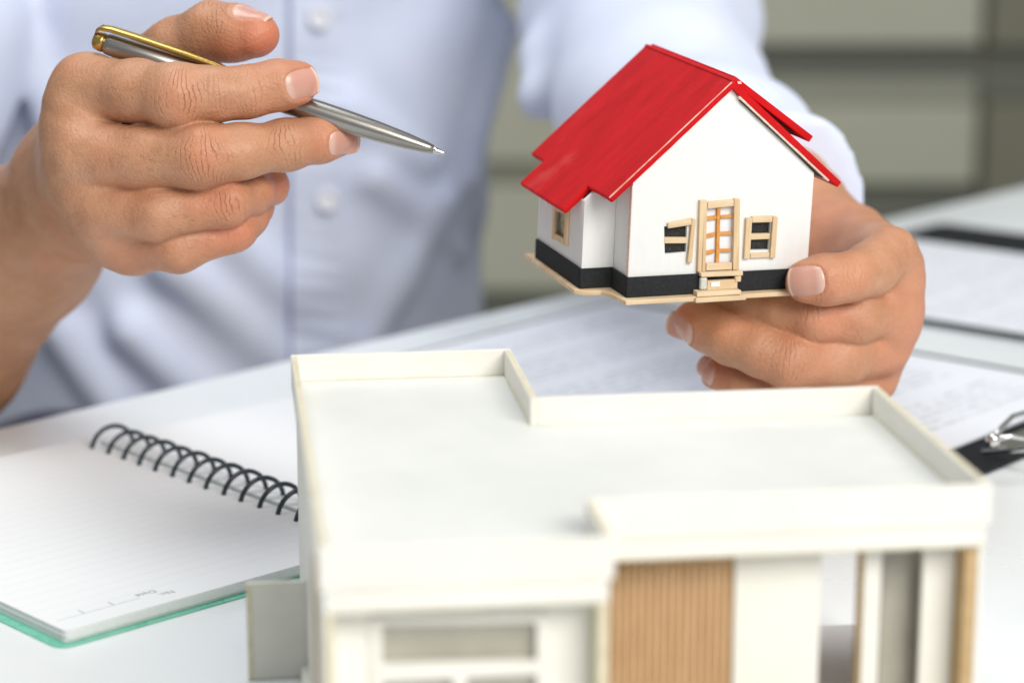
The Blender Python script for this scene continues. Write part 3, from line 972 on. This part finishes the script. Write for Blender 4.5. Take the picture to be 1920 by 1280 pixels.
# placket strip down the shirt front, its stitched edge and buttons
ys = np.linspace(-40, 720, 26)
pl, pr_, pe = [], [], []
for y in ys:
    l = on_f(shirt_f, 549, y, 1.1, 1.4); r = on_f(shirt_f, 650, y, 1.1, 1.4)
    pl.append(l); pr_.append(r)
def strip(name, L, R_, mat, lift):
    n = len(L)
    V = [p + TOCAM * lift for p in L] + [p + TOCAM * lift for p in R_] + [p - TOCAM * 0.001 for p in L] + [p - TOCAM * 0.001 for p in R_]
    Fc = []
    for i in range(n - 1):
        Fc += [[i, i + 1, n + i + 1, n + i], [2 * n + i, 2 * n + i + 1, i + 1, i], [n + i, n + i + 1, 3 * n + i + 1, 3 * n + i]]
    return raw(name, [v + PI_ for v in V], Fc, mat, shirt, smooth=False)
strip('placket', pl, pr_, M['shirt'], 0.0035)
strip('placket_seam', [p - RIGHT * 0.0022 for p in pl], pl, M['placket_edge'], 0.0030)
for bx_, by_ in ((602, 38), (616, 378)):
    c_ = on_f(shirt_f, bx_, by_, 1.1, 1.4) + TOCAM * 0.005
    bt = lathe('button', [(0, .0062), (.0012, .0066), (.0024, .0060), (.0026, .0046), (.0017, .0038), (.0017, .0004)], M['button'], shirt, 28)
    bt.matrix_local = Matrix.Translation(c_ + PI_) @ Vector(TOCAM).to_track_quat('Z', 'Y').to_matrix().to_4x4()

def trouser_f(p):
    d = ellip(p, np.array([-0.15, 1.38, -0.25]), np.eye(3), np.array([.175, .14, .13]))
    for sx in (-1, 1):
        x = -0.15 + sx * 0.10
        d = smin(d, chain(p, [(np.array([x, 1.36, -0.27]), .085), (np.array([x - 0.06, 0.98, -0.22]), .062), (np.array([x - .08, 0.99, -.66]), .05)], .03), .03)
    d = smin(d, rcone(p, np.array([-.26, 1.25, -.16]), np.array([-.30, 1.08, -.14]), .075, .07), .03)
    return d
V, Q, _ = surface_nets(trouser_f, (-0.5, 0.85, -0.74), (0.1, 1.6, -0.03), 0.010, lip=2.0)
link_mesh('trousers', np_mesh('trousers', V + PI_, Q), M['trousers'], person, smooth=True)

# ------------------------------------------------------------------ ballpoint pen
pa, pb = P(190, 79, 12), P(835, 288, 9)
ax = unit(pb - pa); up_ = UP * 0.86 + TOCAM * 0.5; up_ = unit(up_ - ax * (up_ @ ax)); sd = np.cross(up_, ax)
PM = Matrix(((sd[0], up_[0], ax[0], pa[0]), (sd[1], up_[1], ax[1], pa[1]), (sd[2], up_[2], ax[2], pa[2]), (0, 0, 0, 1)))
pen = empty('ballpoint_pen', 'slim steel ballpoint pen with gold clip held between the fingers', 'pen', PM)
LN = float(np.linalg.norm(pb - pa))
lathe('upper_barrel', [(.0012, .0030), (.0022, .0036), (.0034, .0038), (.052, .0039), (.0522, .0036), (.0526, .0036)], M['steel'], pen)
lathe('barrel_ring', [(.0526, .0038), (.0528, .0041), (.0542, .0041), (.0544, .0038)], M['gold'], pen)
lathe('lower_barrel', [(.0544, .0038), (.056, .0040), (LN - .045, .0041), (LN - .034, .0039), (LN - .024, .0035), (LN - .014, .0028), (LN - .007, .0020), (LN - .0046, .0016), (LN - .0044, .0013)], M['steel'], pen, 40)
tipo = lathe('tip', [(LN - .0046, .0012), (LN - .0036, .0012), (LN - .0010, .0006), (LN - .0004, .00045), (LN, .0002)], M['chrome'], pen, 24)
# clip: rounded gold strip standing off the barrel, wrapped over the end
def clip_mesh():
    V, Fc = [], []
    prof = [(-.0028, .0006, .0008), (-.0024, .0034, .0013), (-.0008, .0052, .0017), (.003, .0058, .0018), (.012, .0059, .0019), (.030, .0056, .0018), (.041, .0051, .0015), (.0455, .0046, .0011), (.0475, .0042, .0006)]
    for z, y, hw in prof:
        t = .0011
        sec = [(-hw, -t * .35), (-hw, t * .35), (-hw * .72, t * .8), (0, t), (hw * .72, t * .8), (hw, t * .35), (hw, -t * .35), (0, -t * .6)]
        for x, dy in sec:
            V.append((x, y + dy, z))
    n = 8
    for i in range(len(prof) - 1):
        for k in range(n):
            l = (k + 1) % n
            Fc.append([i * n + k, (i + 1) * n + k, (i + 1) * n + l, i * n + l])
    Fc.append(list(range(n))); Fc.append([(len(prof) - 1) * n + k for k in range(n)][::-1])
    return V, Fc
V, Fc = clip_mesh()
cl = raw('clip', V, Fc, M['gold'], pen, smooth=True)
lathe('end_cap', [(-.0030, .0008), (-.0028, .0020), (-.0020, .0030), (.0002, .0034), (.0012, .0033)], M['gold'], pen)
bl_ = lathe('clip_bead', [(-.0012 * math.cos(a), max(.0012 * math.sin(a), 1e-5)) for a in np.linspace(0, math.pi, 10)], M['gold'], pen, 14)
bl_.location = (0, .0042, .0474)

# ------------------------------------------------------------------ miniature house with the red roof
HR = ((0.9438004, -0.3287134, 0.0344726), (0.3301003, 0.9427019, -0.048445), (-0.0165728, 0.0571018, 0.9982308))
HM = Matrix([list(r) + [t] for r, t in zip(HR, (0.0391165, 0.7551319, CAM_H - 0.1611973))] + [[0, 0, 0, 1]])
house = empty('miniature_house', 'small white model house with red roof held in the hand', 'model house', HM)
W, HB, SF, BW, LS = 67.2, 7.06, 14.5, 11.4, 42.8
YB = SF + LS
XR, ZR = 33.6, 73.66
lw = [(12.2, 24.0), (20.6, 23.9), (20.8, 14.7), (13.0, 14.4)]
rw = [(44.4, 24.4), (51.9, 24.0), (51.9, 14.0), (44.4, 14.3)]
dr = [(27.0, 30.6), (37.4, 31.0), (38.3, 9.0), (27.7, 9.0)]
def zroof_l(x): return ZR - (XR - x) * (ZR - 34.99) / (XR + 9.51) - 2.7
def zroof_r(x): return ZR - (x - XR) * (ZR - 37.44) / (76.6 - XR) - 3.6
prism('front_wall', [(0, HB - .2), (W, HB - .2), (W, zroof_r(W) - 1.2), (XR, 70.6), (0, zroof_l(0))], 0, 2.0, M['house_white'], house, holes=[lw, dr, rw], bevel=0.00012)
prism('back_wall', [(0, 0), (W, 0), (W, zroof_r(W)), (XR, 70.6), (0, zroof_l(0))], YB + 6, YB + 8, M['house_white'], house)
prism('side_wall', [(2.02, HB - .3), (SF + 1.9, HB - .3), (SF + 1.9, zroof_l(0) + .3), (2.02, zroof_l(0) + .3)], 0.25, 2.2, M['house_white'], house, axis='x')
prism('side_wall', [(2.02, 0), (YB + 5.98, 0), (YB + 5.98, zroof_r(W) - .6), (2.02, zroof_r(W) - .6)], W - 2.2, W - .25, M['house_white'], house, axis='x')
prism('bay_wall', [(-BW, HB - .3), (0.2, HB - .3), (0.2, zroof_l(0)), (-BW, zroof_l(-BW))], SF, SF + 1.8, M['house_white'], house, bevel=0.0001)
sw = [(29.5, 22.6), (41.0, 22.2), (41.2, 12.6), (29.5, 13.0)]
prism('bay_side_wall', [(SF + 1.82, HB - .3), (YB, HB - .3), (YB, zroof_l(-BW) - .2), (SF + 1.82, zroof_l(-BW) - .2)], -BW + .1, -BW + 1.9, M['house_white'], house, axis='x', holes=[sw])
prism('bay_wall', [(-BW, 0), (-.2, 0), (-.2, zroof_l(0)), (-BW, zroof_l(-BW))], YB + .02, YB + 1.8, M['house_white'], house)
# corner edges of bare wood
box('corner_edge', -.18, .24, .1, 1.9, HB, 38.5, M['chip'], house)
# black plinth strips
for nm, a in (('front', (-.7, W + .7, -.9, 0.0, 0, HB)), ('a', (-.8, -.001, .02, SF - .9, 0, HB)), ('b', (-BW - .7, -.02, SF - .88, SF - .01, 0, HB)),
              ('c', (-BW - .8, -BW - .02, SF, YB + 1.8, 0, HB)), ('d', (W - .2, W + .7, .02, YB + 8, 0, HB))):
    box('plinth_strip', *a, M['felt_black'], house, bevel=0.00025)
# base board
prism('base_board', [(-2.2, -4.2), (W + 2.3, -4.0), (W + 2.5, YB + 10), (-13.5, YB + 9), (-14.2, SF - 1.0), (-11.5, SF - 3.5), (-5.6, SF - 4.2), (-3.6, SF - 8)], -1.75, -0.12, M['balsa_h'], house, axis='z', bevel=0.0003)
prism('base_board', [(23.0, -5.6), (42.0, -5.3), (42.0, -4.2), (23.0, -4.25)], -1.95, -0.3, M['balsa_h'], house, axis='z', bevel=0.0003)

def stick(name, quad, y0, y1, mat, parent, jit=0.12):
    q = [(x + random.uniform(-jit, jit), z + random.uniform(-jit, jit)) for x, z in quad]
    return prism(name, q, y0, y1, mat, parent, bevel=0.00018)
def part(name, mat, verts_box, parent):
    return box(name, *verts_box, mat, parent)
# left window
w1 = prism('window', lw, 1.2, 1.75, M['pane_black'], house); w1['label'] = 'black window with a crooked, half missing stick frame'
stick('frame_stick', [(13.0, 25.3), (21.6, 26.6), (21.8, 24.4), (13.2, 23.5)], -1.3, -.02, M['balsa_h'], w1)
stick('frame_stick', [(21.7, 26.6), (23.2, 26.2), (22.6, 11.2), (20.9, 11.4)], -1.5, -.02, M['balsa'], w1)
stick('frame_stick', [(12.4, 20.2), (20.8, 19.9), (20.8, 17.9), (12.5, 18.2)], -.2, 1.1, M['balsa_h'], w1)
# right window
w2 = prism('window', rw, 1.2, 1.75, M['pane_black'], house); w2['label'] = 'black window with a whole stick frame'
stick('frame_stick', [(42.1, 26.0), (44.2, 26.0), (44.4, 11.6), (42.0, 11.6)], -1.3, -.02, M['balsa'], w2)
stick('frame_stick', [(44.3, 26.3), (51.9, 26.1), (51.9, 24.1), (44.4, 24.2)], -1.2, -.02, M['balsa_h'], w2)
stick('frame_stick', [(52.0, 26.1), (54.0, 25.9), (54.0, 11.3), (52.0, 11.5)], -1.4, -.02, M['balsa'], w2)
stick('frame_stick', [(44.6, 13.4), (51.8, 13.3), (51.8, 11.5), (44.6, 11.6)], -1.1, -.02, M['balsa_h'], w2)
stick('frame_stick', [(44.4, 20.0), (51.9, 19.8), (51.9, 17.8), (44.4, 18.0)], -.3, 1.1, M['balsa_h'], w2)
# door
d1 = prism('door', dr, 0.9, 1.7, M['pane_white'], house); d1['label'] = 'white door with orange glazing bars'
stick('door_post', [(24.3, 32.9), (25.9, 32.8), (26.5, 7.9), (25.0, 7.9)], -1.5, -.02, M['balsa'], d1)
stick('door_post', [(26.0, 32.8), (27.2, 32.8), (28.0, 7.9), (26.6, 7.9)], -1.2, -.02, M['balsa'], d1)
stick('door_post', [(37.1, 32.9), (39.3, 32.7), (40.6, 7.8), (38.1, 7.9)], -1.4, -.02, M['balsa'], d1)
stick('door_rail', [(27.3, 32.2), (37.0, 32.6), (37.1, 30.2), (27.4, 29.9)], -1.3, -.02, M['balsa_h'], d1)
stick('door_rail', [(28.1, 10.6), (37.9, 10.4), (38.0, 8.0), (28.1, 8.0)], -1.1, -.02, M['balsa_h'], d1)
stick('glazing_bar', [(31.3, 30.0), (32.7, 30.0), (33.3, 10.5), (32.0, 10.5)], -.25, .85, M['muntin'], d1)
for z in (26.1, 20.3, 14.3):
    t_ = random.uniform(.0, .5)
    stick('glazing_bar', [(27.5, z + .6 - t_), (31.4, z + .8), (31.4, z - .4), (27.5, z - .7 - t_)], -.15, .85, M['muntin'], d1, .05)
    stick('glazing_bar', [(32.9, z + .8), (37.5, z + 1.0 - t_ * .5), (37.5, z - .1 - t_ * .5), (32.9, z - .3)], -.15, .85, M['muntin'], d1, .05)
# threshold and steps
stp = prism('doorstep', [(25.4, 7.9), (41.2, 7.7), (41.2, 6.2), (25.6, 6.4)], -3.2, -.92, M['balsa_h'], house, bevel=0.00025)
box('step_post', 25.6, 28.2, -2.9, -.95, 1.8, 6.1, M['glue'], stp, bevel=0.0006)
box('step_post', 38.6, 40.9, -2.8, -.95, 3.9, 6.1, M['balsa'], stp, bevel=0.0004)
box('step_riser', 28.4, 39.8, -2.4, -.95, 1.5, 4.8, M['balsa_h'], stp, bevel=0.0003)
box('step_post', 29.6, 33.0, -2.7, -2.42, 2.6, 4.4, M['pane_white'], stp, bevel=0.0003)
stick('step_tread', [(23.8, 1.6), (40.2, 1.4), (40.2, -.05), (23.8, -.05)], -4.6, -.95, M['balsa_h'], stp, .05)
# side window
w3 = prism('window', [(29.5, 22.6), (41.0, 22.2), (41.2, 12.6), (29.5, 13.0)], -BW + 1.0, -BW + 1.6, M['pane_mottled'], house, axis='x'); w3['label'] = 'mottled side window with a pale frame'
for q in ([(28.0, 24.4), (30.6, 24.4), (30.6, 11.6), (28.0, 11.6)], [(40.0, 24.0), (42.4, 24.0), (42.4, 11.0), (40.0, 11.0)],
          [(30.7, 24.3), (39.9, 24.0), (39.9, 21.8), (30.7, 22.2)], [(30.7, 13.8), (39.9, 13.4), (39.9, 11.2), (30.7, 11.6)]):
    prism('frame_stick', q, -BW - 1.0, -BW + .08, M['balsa'], w3, axis='x', bevel=0.00018)

# roof panels: outline in (y, s) where s runs down the slope from the ridge
def slope_panel(name, outline, x0, z0, x1, z1, thick, mat, parent, bevel=0.0005, jag=0.0, lift0=0.0, lift1=0.0):
    L = math.hypot(x1 - x0, z1 - z0)
    dx, dz = (x1 - x0) / L, (z1 - z0) / L
    nx, nz = (-dz, dx) if dx > 0 else (dz, -dx)
    if nz < 0: nx, nz = -nx, -nz
    pts = []
    for i in range(len(outline)):
        a, b = outline[i], outline[(i + 1) % len(outline)]
        ns = max(1, int(math.hypot(b[0] - a[0], b[1] - a[1]) / 3)) if jag else 1
        for k in range(ns):
            t = k / ns
            j = random.uniform(-jag, jag) if k else 0
            pts.append((a[0] + (b[0] - a[0]) * t + j, a[1] + (b[1] - a[1]) * t + j))
    def to3(y, s_, h):
        h += lift0 + (lift1 - lift0) * s_ / L
        return ((x0 + dx * s_ + nx * h) * 1e-3, y * 1e-3, (z0 + dz * s_ + nz * h) * 1e-3)
    n = len(pts)
    V = [to3(y, s_, 0) for y, s_ in pts] + [to3(y, s_, -thick) for y, s_ in pts]
    Fc = [list(range(n)), list(range(2 * n - 1, n - 1, -1))] + [[i, (i + 1) % n, (i + 1) % n + n, i + n] for i in range(n)]
    me = bpy.data.meshes.new(name); me.from_pydata(V, [], Fc)
    import bmesh
    bm = bmesh.new(); bm.from_mesh(me); bmesh.ops.recalc_face_normals(bm, faces=bm.faces); bm.to_mesh(me); bm.free()
    return link_mesh(name, me, mat, parent, bevel=bevel)
LL = math.hypot(XR + 9.51, ZR - 34.99); LT = LL * 1.2035
rp = slope_panel('roof_panel', [(-1.9, 0), (75.2, 0), (75.2, LL), (61.8, LL), (61.8, LT), (17.8, LT), (17.8, LL), (-1.9, LL)], XR, ZR, -9.51, 34.99, 2.5, M['red'], house, 0.0007, 0.10)
slope_panel('worn_edge', [(-1.98, .8), (-1.84, 1.2), (-1.86, 14), (-1.78, 24), (-1.88, 31), (-1.75, 42), (-1.5, LL - 1), (-2.0, LL - .4)], XR, ZR, -9.51, 34.99, .4, M['worn'], rp, 0, 0.05, .03, .03)
LRr = math.hypot(76.6 - XR, ZR - 37.44)
rp2 = slope_panel('roof_panel', [(-1.9, 0.8), (66, 0.8), (66, LRr), (-1.9, LRr)], XR + .4, ZR - .4, 76.6, 37.64, 2.3, M['red'], house, 0.0003, 0.08)
slope_panel('core_and_gap_shade', [(-1.7, 3.2), (64, 3.2), (64, LRr - 6), (-1.7, LRr - 6)], XR + .4, ZR - 3.3, 76.6, 34.74, .8, M['chip'], rp2, 0.0002, 0.08)
slope_panel('core_and_gap_shade', [(-1.2, 4.2), (62, 4.2), (62, LRr - 9), (-1.2, LRr - 9)], XR + .4, ZR - 4.35, 76.6, 33.7, .4, M['gap_shade'], rp2, 0, 0.12)  # dark sheet standing in for the shade between panel and wall
LU = math.hypot(66.5 - 35.0, 74.4 - 51.6)
rp3 = slope_panel('roof_panel', [(2.2, 1.2), (75, 1.2), (75, LU), (2.2, LU)], 35.2, 75.0, 66.8, 53.0, 2.5, M['red'], house, 0.0004, 0.08)
slope_panel('core_and_gap_shade', [(5.0, 3), (70, 3), (70, LU - 7), (5.0, LU - 7)], 35.2, 71.7, 66.8, 49.6, .8, M['gap_shade'], rp3, 0, 0.3)  # shade of the gap under the raised panel, painted as a sheet
rc = raw('ridge_strip', [tuple(v * 1e-3 for v in p) for p in
     [(XR - .8, -1.6, ZR - .2), (XR + .2, -1.7, ZR + .5), (XR + 2.8, -1.4, ZR - .2), (XR + 3.4, -1.3, ZR - 1.5), (XR + .6, -1.5, ZR - 1.4),
      (XR - .8, 75, ZR - .2), (XR + .2, 75, ZR + .5), (XR + 2.8, 75, ZR - .2), (XR + 3.4, 75, ZR - 1.5), (XR + .6, 75, ZR - 1.4)]],
     [[0, 1, 2, 3, 4], [9, 8, 7, 6, 5], [0, 5, 6, 1], [1, 6, 7, 2], [2, 7, 8, 3], [3, 8, 9, 4], [4, 9, 5, 0]], M['red'], house, bevel=0.0004)
raw('worn_edge', [tuple(v * 1e-3 for v in p) for p in [(XR + 1.6, -1.75, ZR - .5), (XR + 3.0, -1.75, ZR - .5), (XR + 3.3, -1.7, ZR - 1.4), (XR + 1.9, -1.8, ZR - 1.3), (XR + 1.6, -1.2, ZR - .5), (XR + 3.0, -1.2, ZR - .5), (XR + 3.3, -1.2, ZR - 1.4), (XR + 1.9, -1.2, ZR - 1.3)]],
    [[0, 1, 2, 3], [7, 6, 5, 4], [0, 4, 5, 1], [1, 5, 6, 2], [2, 6, 7, 3], [3, 7, 4, 0]], M['chip'], rc)

# ------------------------------------------------------------------ white architectural model in the foreground
YAW = math.radians(7.3)
A0 = on_z(545, 665, CAM_H - 0.168)
MT = CAM_H - 0.168                    # height of the parapet top
# local x = width, local y = towards the person (back), so the front is at negative y
MM = frame2((A0[0], A0[1]), (math.cos(YAW), math.sin(YAW)))
model = empty('architectural_model', 'white flat-roofed card architectural model in the foreground', 'model building', MM)
ZT = MT * 1e3
MI = np.array(MM.inverted())
def mu(px, py, v):
    """local (x, z) in mm of a pixel on the upright plane y = -v"""
    o = (MI @ np.append(CAMP, 1))[:3]; d = MI[:3, :3] @ ray(px, py)
    k = (-v * 1e-3 - o[1]) / d[1]
    q = o + d * k
    return q[0] * 1e3, q[2] * 1e3
out = [(0, 0), (70, 0), (70, -62), (173, -62), (173, -166), (70, -166), (70, -196), (0, -196)]
inn = [(2.2, -2.2), (67.8, -2.2), (67.8, -64.2), (170.8, -64.2), (170.8, -163.8), (67.8, -163.8), (67.8, -193.8), (2.2, -193.8)]
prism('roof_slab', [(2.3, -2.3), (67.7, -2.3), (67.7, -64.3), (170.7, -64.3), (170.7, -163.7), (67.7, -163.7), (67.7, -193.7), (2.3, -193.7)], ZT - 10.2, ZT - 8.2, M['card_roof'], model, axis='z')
par = [('y', 0, 70, -2.2, 0), ('x', 67.8, 70, -64.2, -2.22), ('y', 70.02, 173, -64.2, -62), ('x', 170.8, 173, -163.8, -64.22),
       ('y', 68.0, 173, -166, -163.82), ('x', 67.8, 70, -193.8, -166.02), ('y', 0, 70, -196, -193.82), ('x', 0, 2.2, -193.8, -2.22)]
for ax_, x0, x1, y0, y1 in par:
    pz = box('parapet', x0, x1, y0, y1, ZT - 10.3, ZT, M['card'], model, bevel=0.00018)
    box('cut_edge', x0 + .25, x1 - .25, y0 + .25, y1 - .25, ZT - .2, ZT + .03, M['card_edge'] if ax_ == 'x' else M['card'], pz)
# glue lines where the roof meets the parapet
box('glue_line', 2.3, 67.7, -2.55, -2.25, ZT - 8.2, ZT - 8.05, M['card_edge'], model)
box('glue_line', 67.45, 67.75, -64, -2.6, ZT - 8.2, ZT - 8.05, M['card_edge'], model)
box('glue_line', 170.4, 170.75, -163.6, -64.4, ZT - 8.2, ZT - 8.05, M['card_edge'], model)
# second fascia layer under the roof edge
fas = [(1.0, 69.0, -195.0, -192.5), (66.5, 69.0, -192.4, -165.2), (69.1, 172.0, -165.0, -162.5), (169.5, 172.0, -162.4, -63.0), (71, 169.4, -65.5, -63.0), (1.0, 3.5, -192.4, -1.0), (3.6, 69.0, -3.5, -1.0)]
for f4 in fas:
    fz = box('fascia', *f4, ZT - 16.2, ZT - 10.5, M['card'], model, bevel=0.00018)
    box('cut_edge', f4[0] + .1, f4[1] - .1, f4[2] + .1, f4[3] - .1, ZT - 16.6, ZT - 16.25, M['card_edge'], fz)
prism('ceiling_slab', [(3.6, -3.6), (66.4, -3.6), (66.4, -65.6), (169.4, -65.6), (169.4, -162.4), (66.4, -162.4), (66.4, -192.3), (3.6, -192.3)], ZT - 12.4, ZT - 10.6, M['card'], model, axis='z')
ZW = ZT - 16.7
# base
prism('base_board', [(-1, 2), (72, 2), (72, -58), (175, -58), (175, -205), (-1, -205)], 0.2, 4.0, M['card_grey'], model, axis='z', bevel=0.0004)
# outer walls
box('side_wall', 1.2, 3.4, -192.4, -3.6, 4.05, ZW, M['card'], model, bevel=0.00015)
box('side_wall_edge', 1.25, 3.35, -194.6, -192.45, 4.05, ZW, M['card_edge'], model)
box('back_wall', 3.45, 68.8, -3.4, -1.2, 4.05, ZW, M['card'], model)
box('notch_wall', 66.6, 68.8, -62.8, -3.45, 4.05, ZW, M['card'], model)
box('side_wall', 169.6, 171.8, -148, -63.2, 4.05, ZW, M['card'], model, bevel=0.00015)
box('side_wall_edge', .2, 1.1, -150, -148, 4.05, ZW, M['card_brown'], model)
# front left bay: corner posts and a recessed window wall
box('corner_post', 66.4, 68.9, -194.6, -165.4, 4.05, ZW, M['card_edge'], model, bevel=0.0002)
VB = 186.0
o1 = [mu(715, 1170, VB), mu(1006, 1164, VB), mu(1006, 1236, VB), mu(715, 1244, VB)]
zl = o1[2][1] - 3.6
o2 = [(o1[0][0], zl), ((o1[0][0] + o1[1][0]) / 2 - 1.6, zl), ((o1[0][0] + o1[1][0]) / 2 - 1.6, 12), (o1[0][0], 12)]
o3 = [((o1[0][0] + o1[1][0]) / 2 + 1.6, zl), (o1[1][0], zl), (o1[1][0], 12), ((o1[0][0] + o1[1][0]) / 2 + 1.6, 12)]
ww = prism('window_wall', [(3.5, 4.05), (66.3, 4.05), (66.3, ZW - .1), (3.5, ZW - .1)], -VB, -VB + 1.8, M['card'], model, holes=[o1, o2, o3], bevel=0.00015)
prism('window_frame', [(o1[0][0] - 2.6, o1[0][1] + 2.2), (o1[1][0] + 2.6, o1[1][1] + 2.2), (o1[1][0] + 2.6, 10), (o1[0][0] - 2.6, 10)], -VB - .9, -VB - .02, M['card'], ww, holes=[o1, o2, o3], bevel=0.00015)
for q in (o1, o2, o3):
    prism('pane', q, -VB + 1.9, -VB + 2.4, M['acrylic_grey'], ww)
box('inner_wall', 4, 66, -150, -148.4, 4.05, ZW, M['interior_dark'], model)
# front right: slatted panel, white panels, posts, openings
VR = 154.0
x_s0, x_s1 = mu(1135, 1100, VR)[0], mu(1376, 1100, VR)[0]
sp = box('slat_backing', x_s0, x_s1, -VR + .9, -VR + 2.2, 4.05, ZW, M['card_brown'], model)
ns = 17
for i in range(ns):
    a = x_s0 + (x_s1 - x_s0) * i / ns; b = x_s0 + (x_s1 - x_s0) * (i + .62) / ns
    box('slat', a, b, -VR - random.uniform(0, .15), -VR + .88, 4.1, ZW - .1, M['slat_wood'], sp)
def wall_piece(name, p0, p1, v, mat, th=2.0):
    a, b = mu(p0, 1150, v)[0], mu(p1, 1150, v)[0]
    return box(name, a, b, -v, -v + th, 4.05, ZW, mat, model, bevel=0.00015)
wall_piece('white_panel', 1377, 1537, VR + 1, M['card'])
wall_piece('post', 1618, 1650, VR + 2, M['card'], 3.0)
wall_piece('post_edge', 1609, 1617, VR + 1, M['card_brown'], 3.0)
wall_piece('grey_pane', 1652, 1727, VR - 6, M['acrylic_grey'], 1.0)
a = mu(1727, 1150, VR + 1)[0]
box('white_panel', a, 167.9, -VR - 1, -VR + 1, 4.05, ZW, M['card'], model, bevel=0.00015)
box('end_wall', 168.1, 171.3, -162.2, -148.1, 4.05, ZW, M['card_brown'], model, bevel=0.0002)
box('end_wall_face', 171.35, 172.7, -162.3, -148.1, 4.05, ZW, M['card'], model, bevel=0.0002)
# interior seen through the gap
box('floor_slab', 70, 169, -150.5, -60, 4.1, 6.0, M['interior'], model)
# low side wall standing out on the left
la, lb = on_z(461, 1090, 0.030), on_z(573, 1086, 0.030)
qa, qb = (MI @ np.append(la, 1))[:3] * 1e3, (MI @ np.append(lb, 1))[:3] * 1e3
an = box('side_annex', qa[0], 1.1, qa[1] - 1.8, qa[1], 0.2, 30.0, M['card_grey'], model, bevel=0.00012)
box('cut_edge', qa[0] - .05, qa[0] + 1.5, qa[1] - 2.1, qa[1] - 1.82, 0.3, 29.9, M['card_edge'], an)
